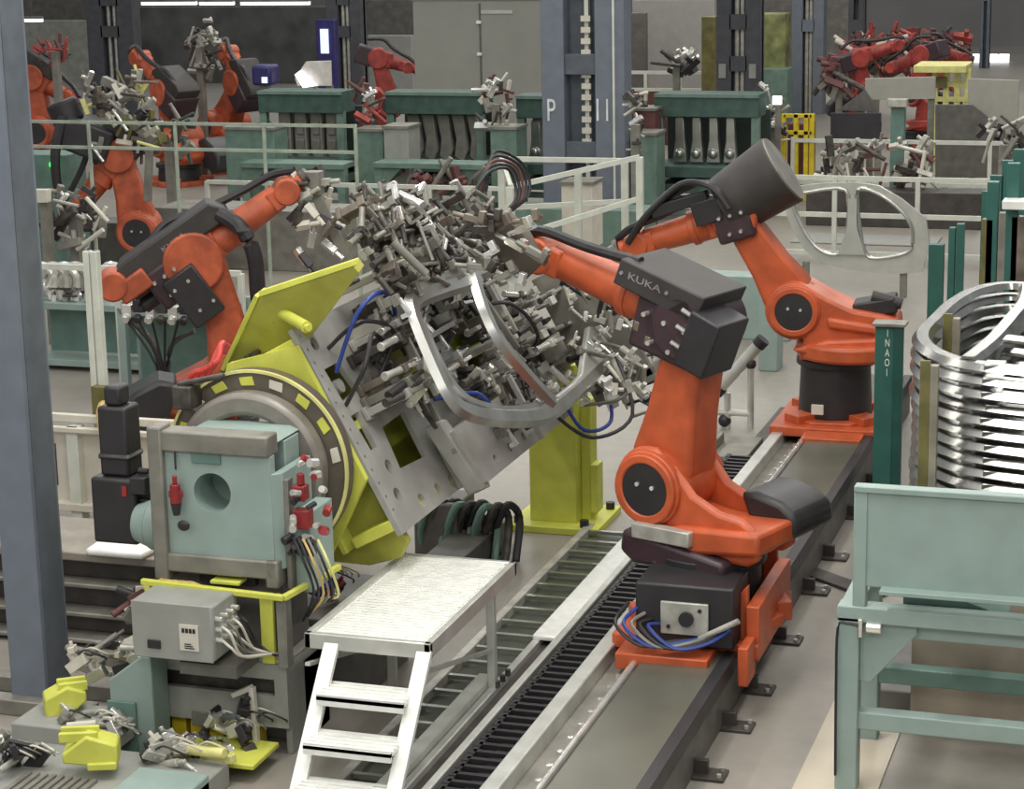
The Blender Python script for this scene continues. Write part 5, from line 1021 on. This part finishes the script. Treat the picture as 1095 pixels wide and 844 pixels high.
# trolley with white rollers (right of front robot arm)
tb = thing('tube_stand', 'silver tube stand with black grips behind the front robot arm', 'stand', (-4, 19, 0))
p = [PY(px, py, 18.6) for px, py in ((770, 415), (812, 368), (803, 372), (803, 470), (778, 420), (775, 450))]
b = MB(); b.cyl(p[0], p[1], .055, seg=14); b.cyl(p[2], (p[2].x, p[2].y, 0), .03, seg=10); b.cyl(p[4], (p[4].x, p[4].y, 0.0), .03, seg=10); b.cyl((p[2].x-.7, 18.6, .15), (p[2].x, 18.6, .15), .03, seg=10); b.build('tube', ALU2, tb)
d = (p[1]-p[0]).normalized(); MB().cyl(p[0]-d*.06, p[0]+d*.02, .065, seg=12).build('grip', BLACK, tb); MB().cyl(p[1]-d*.02, p[1]+d*.06, .065, seg=12).build('grip', BLACK, tb)
MB().sphere(p[5], .06).build('ball_knob', BLACK, tb); MB().sphere((p[2].x, p[2].y, p[2].z-.15), .05).build('ball_knob', BLACK, tb)
b = MB(); q = G(735, 500, 0); b.bb((-4.55, 17.2, 0), (-3.6, 17.9, .12)); b.bb((-4.3, 17.3, .12), (-3.9, 17.7, .2)); b.build('floor_box', GREYM, None, .01, label='low grey floor box between pedestal and front robot', cat='box')
# ================================================================== BOTTOM-LEFT FIXTURES
bt = thing('fixture_table', 'low pale teal fixture table at bottom left', 'table', (-6, 9.8, 0))
b = MB(); b.bb((-7.2, 9.3, -.0), (-5.0, 10.05, .14)); b.build('table_top', GREY, bt, .01)
b = MB(); b.bb((-7.2, 9.1, 0), (-5.85, 9.3, .18)); b.bb((-5.42, 9.4, .0), (-5.0, 9.8, .17)); b.build('edge_block', TEAL, bt, .01)
b = MB(); b.bb((-6.35, 10.02, .12), (-5.7, 10.40, .24)); b.build('raised_shelf', GREY, bt, .01)
b = MB()
for i in range(9): b.bb((-6.0+i*.05, 9.15, .14), (-5.97+i*.05, 9.6, .16))
b.build('grid_bars', GREYM, bt)
post = thing('teal_bracket_post', 'teal angled post standing beside the grey base cabinet', 'post', (-5.82, 10.4, 0))
b = MB(); a = PY(122, 745, 10.35); c = PY(165, 700, 10.35)
b.prism([(a.x, 0), (c.x, 0), (c.x, c.z), (c.x-.06, c.z), (a.x, a.z+.12)], (0, 0, 0), X, Z, Y, 10.3, 10.5); b.build('post_body', TEAL, post, .01)
b = MB(); b.bb((a.x-.01, 10.28, 0), (a.x+.17, 10.30, a.z)); b.build('front_plate', TEALD, post, .004)
def ytool(lab, p0, p1, w, hgt):
    p0, p1 = V(p0), V(p1); d = p1-p0; an = math.atan2(d.y, d.x); L_ = math.hypot(d.x, d.y); M = Matrix.Translation(p0) @ Matrix.Rotation(an, 4, 'Z')
    t = thing('yellow_stop_bracket', lab, 'bracket', tuple(p0), an)
    b = MB(M); b.prism([(0, 0), (L_*.55, 0), (L_, d.z), (L_, d.z+hgt*.35), (L_*.55, hgt+.02), (0, hgt*.75)], (0, 0, 0), X, Z, Y, -w/2, w/2); b.build('wedge_body', YEL, t, .012)
    b = MB(M); b.bb((L_*.02, -w*.62, -.02), (L_*.55, w*.62, .02)); b.build('foot', YEL, t, .006)
    for y_ in (-.35, .18): MB(M).bb((L_*.35, w*y_, hgt-.02), (L_*1.05, w*(y_+.17), hgt+.035)).build('fork', YEL, t, .006)
    return t
q0 = G(48, 765, .22); q1 = G(90, 728, .40); ytool('yellow wedge stop bracket nearest the blue grey column', q0, (q1.x, q1.y, .30), .16, .16)
q0 = G(128, 812, .22); q1 = G(68, 800, .30); ytool('yellow wedge stop bracket in front of the teal angled post', q0, (q1.x, q1.y, .24), .17, .15)
def smallclutter(lab, pos, n, seed, pal, sx, sy, sz, size=.05):
    rg_ = random.Random(seed); t = thing('clamp_cluster', lab, 'clamps', tuple(pos))
    for i in range(n):
        o = V(pos)+V((rg_.uniform(-sx, sx), rg_.uniform(-sy, sy), rg_.uniform(.0, sz))); s = size*rg_.uniform(.6, 1.4)
        b = MB(Matrix.Translation(o) @ Matrix.Rotation(rg_.uniform(-1, 1), 4, 'Y') @ Matrix.Rotation(rg_.uniform(-1.5, 1.5), 4, 'Z'))
        if i % 3 == 0: b.bb((-s, -s*.5, -s*.5), (s, s*.5, s*.5)); b.cyl((0, 0, s*.5), (0, 0, s*1.3), s*.3, seg=10)
        elif i % 3 == 1: b.cyl((-s*1.8, 0, 0), (s*1.2, 0, 0), s*.36, seg=12); b.cyl((s*1.2, 0, 0), (s*2, 0, 0), s*.18, seg=10)
        else: b.bb((-s*1.3, -s*.25, -s*.8), (s*1.3, s*.25, s*.5)); b.cyl((s, -s*.4, 0), (s, s*.4, 0), s*.3, seg=10)
        b.build('clamp', pal[i % len(pal)], t, .003)
    for i in range(6):
        o = V(pos)+V((rg_.uniform(-sx, sx), rg_.uniform(-sy, sy), sz*.7)); b = MB(); b.tube([o, o+V((.08, -.04, .05)), o+V((.17, 0, .0)), o+V((.14, .08, -.05))], .006, 6, 5); b.build('hose', [CREAM, BLACK, CREAM, GREYM][i % 4], t)
    return t
PC = [SILVER, GALV, BLACK, CREAM, GREYM, SILV2]
q = G(120, 705, .45); smallclutter('silver clamp arm cluster sloping up to the teal angled post', (q.x, q.y, .30), 22, 51, PC, .22, .10, .25)
q = G(95, 770, .25); smallclutter('silver clamps and cream hoses between the two yellow brackets', (q.x, q.y, .14), 20, 52, [SILVER, CREAM, GALV, GREYM], .22, .10, .15)
q = G(185, 800, .2); smallclutter('silver clamps and hoses right of the lower yellow bracket', (q.x, q.y, .12), 20, 53, [SILVER, GALV, CREAM, BLACK], .16, .14, .15)
q = G(248, 795, .1); smallclutter('black and silver clamp head in front of the grey base cabinet', (q.x, q.y, .05), 24, 54, [BLACK, SILVER, SILVER, DARKM, BLUEG2], .14, .12, .28)
q = G(150, 660, .7); smallclutter('red and black plug cluster left of the grey control box', (q.x-.02, q.y+.1, .62), 16, 55, [MAROON, BLACK, CREAM, GREYM], .10, .08, .25)
q = G(340, 640, .6); smallclutter('red and silver fittings behind the platform, right of the yellow tubes', (q.x, q.y+.1, .55), 18, 56, [REDV, SILVER, BLACK, BLUE], .10, .08, .25, .04)
q = G(20, 830, .1); smallclutter('grey clamps at the bottom left corner', (q.x, q.y, .14), 16, 57, [GREYM, GALV, BLACK], .2, .1, .15)
b = MB(); b.beam(G(200, 805, .14), G(250, 812, .16), .05, .05); b.cyl(G(185, 800, .2), G(240, 806, .22), .03, seg=12); b.build('yellow_rod', YPALE, None, .006, label='pale yellow rod with black grip in front of the base cabinet', cat='rod')
b = MB(); q = G(225, 818, .08); b.box((q.x, q.y+.15, .1), (.55, .35, .03)); b.build('yellow_base_sheet', YEL, None, .006, label='flat yellow sheet lying in front of the base cabinet', cat='sheet')
b = MB(); q = G(270, 760, .3); b.beam((q.x+.02, q.y, .0), (q.x-.02, q.y+.05, .42), .05, .03); b.beam((q.x-.02, q.y+.05, .42), (q.x-.14, q.y+.05, .36), .05, .03); b.build('white_bracket_arm', CREAM, None, .005, label='white bent bracket arm between the base cabinet and the steps', cat='bracket')
# ================================================================== LIGHT
w = bpy.data.worlds.new('world'); SC.world = w; w.use_nodes = True
bg = w.node_tree.nodes['Background']; bg.inputs[0].default_value = (.93, .97, 1, 1); bg.inputs[1].default_value = .5
def area(x, y, z, sx, sy, e, col=(1, .97, .90), rot=(0, 0, 0)):
    l = bpy.data.lights.new('hall_and_fill_light', 'AREA'); l.shape = 'RECTANGLE'; l.size = sx; l.size_y = sy; l.energy = e; l.color = col
    o = bpy.data.objects.new('hall_and_fill_light', l); COL.objects.link(o); o.location = (x, y, z); o.rotation_euler = rot
for x in (-9.5, -4.5, .5):
    for y in (8, 14, 20): area(x, y, 8.6, .5, 4.5, 150)
for x in (-16, -9, -3):
    for y in (28, 38, 50): area(x, y, 8.6, .8, 6, 260)
for x in (-8, -2, 3): area(x, 1.5, 7.5, 3, 2.5, 150, rot=(math.radians(42), 0, 0))  # added fill lamps near the camera, brighten the faces turned towards it
area(-3.6, 9.6, 7.6, 1.2, 2.4, 170, (1, .98, .95))
SC.view_settings.view_transform = 'Standard'; SC.view_settings.look = 'None'; SC.view_settings.exposure = 0
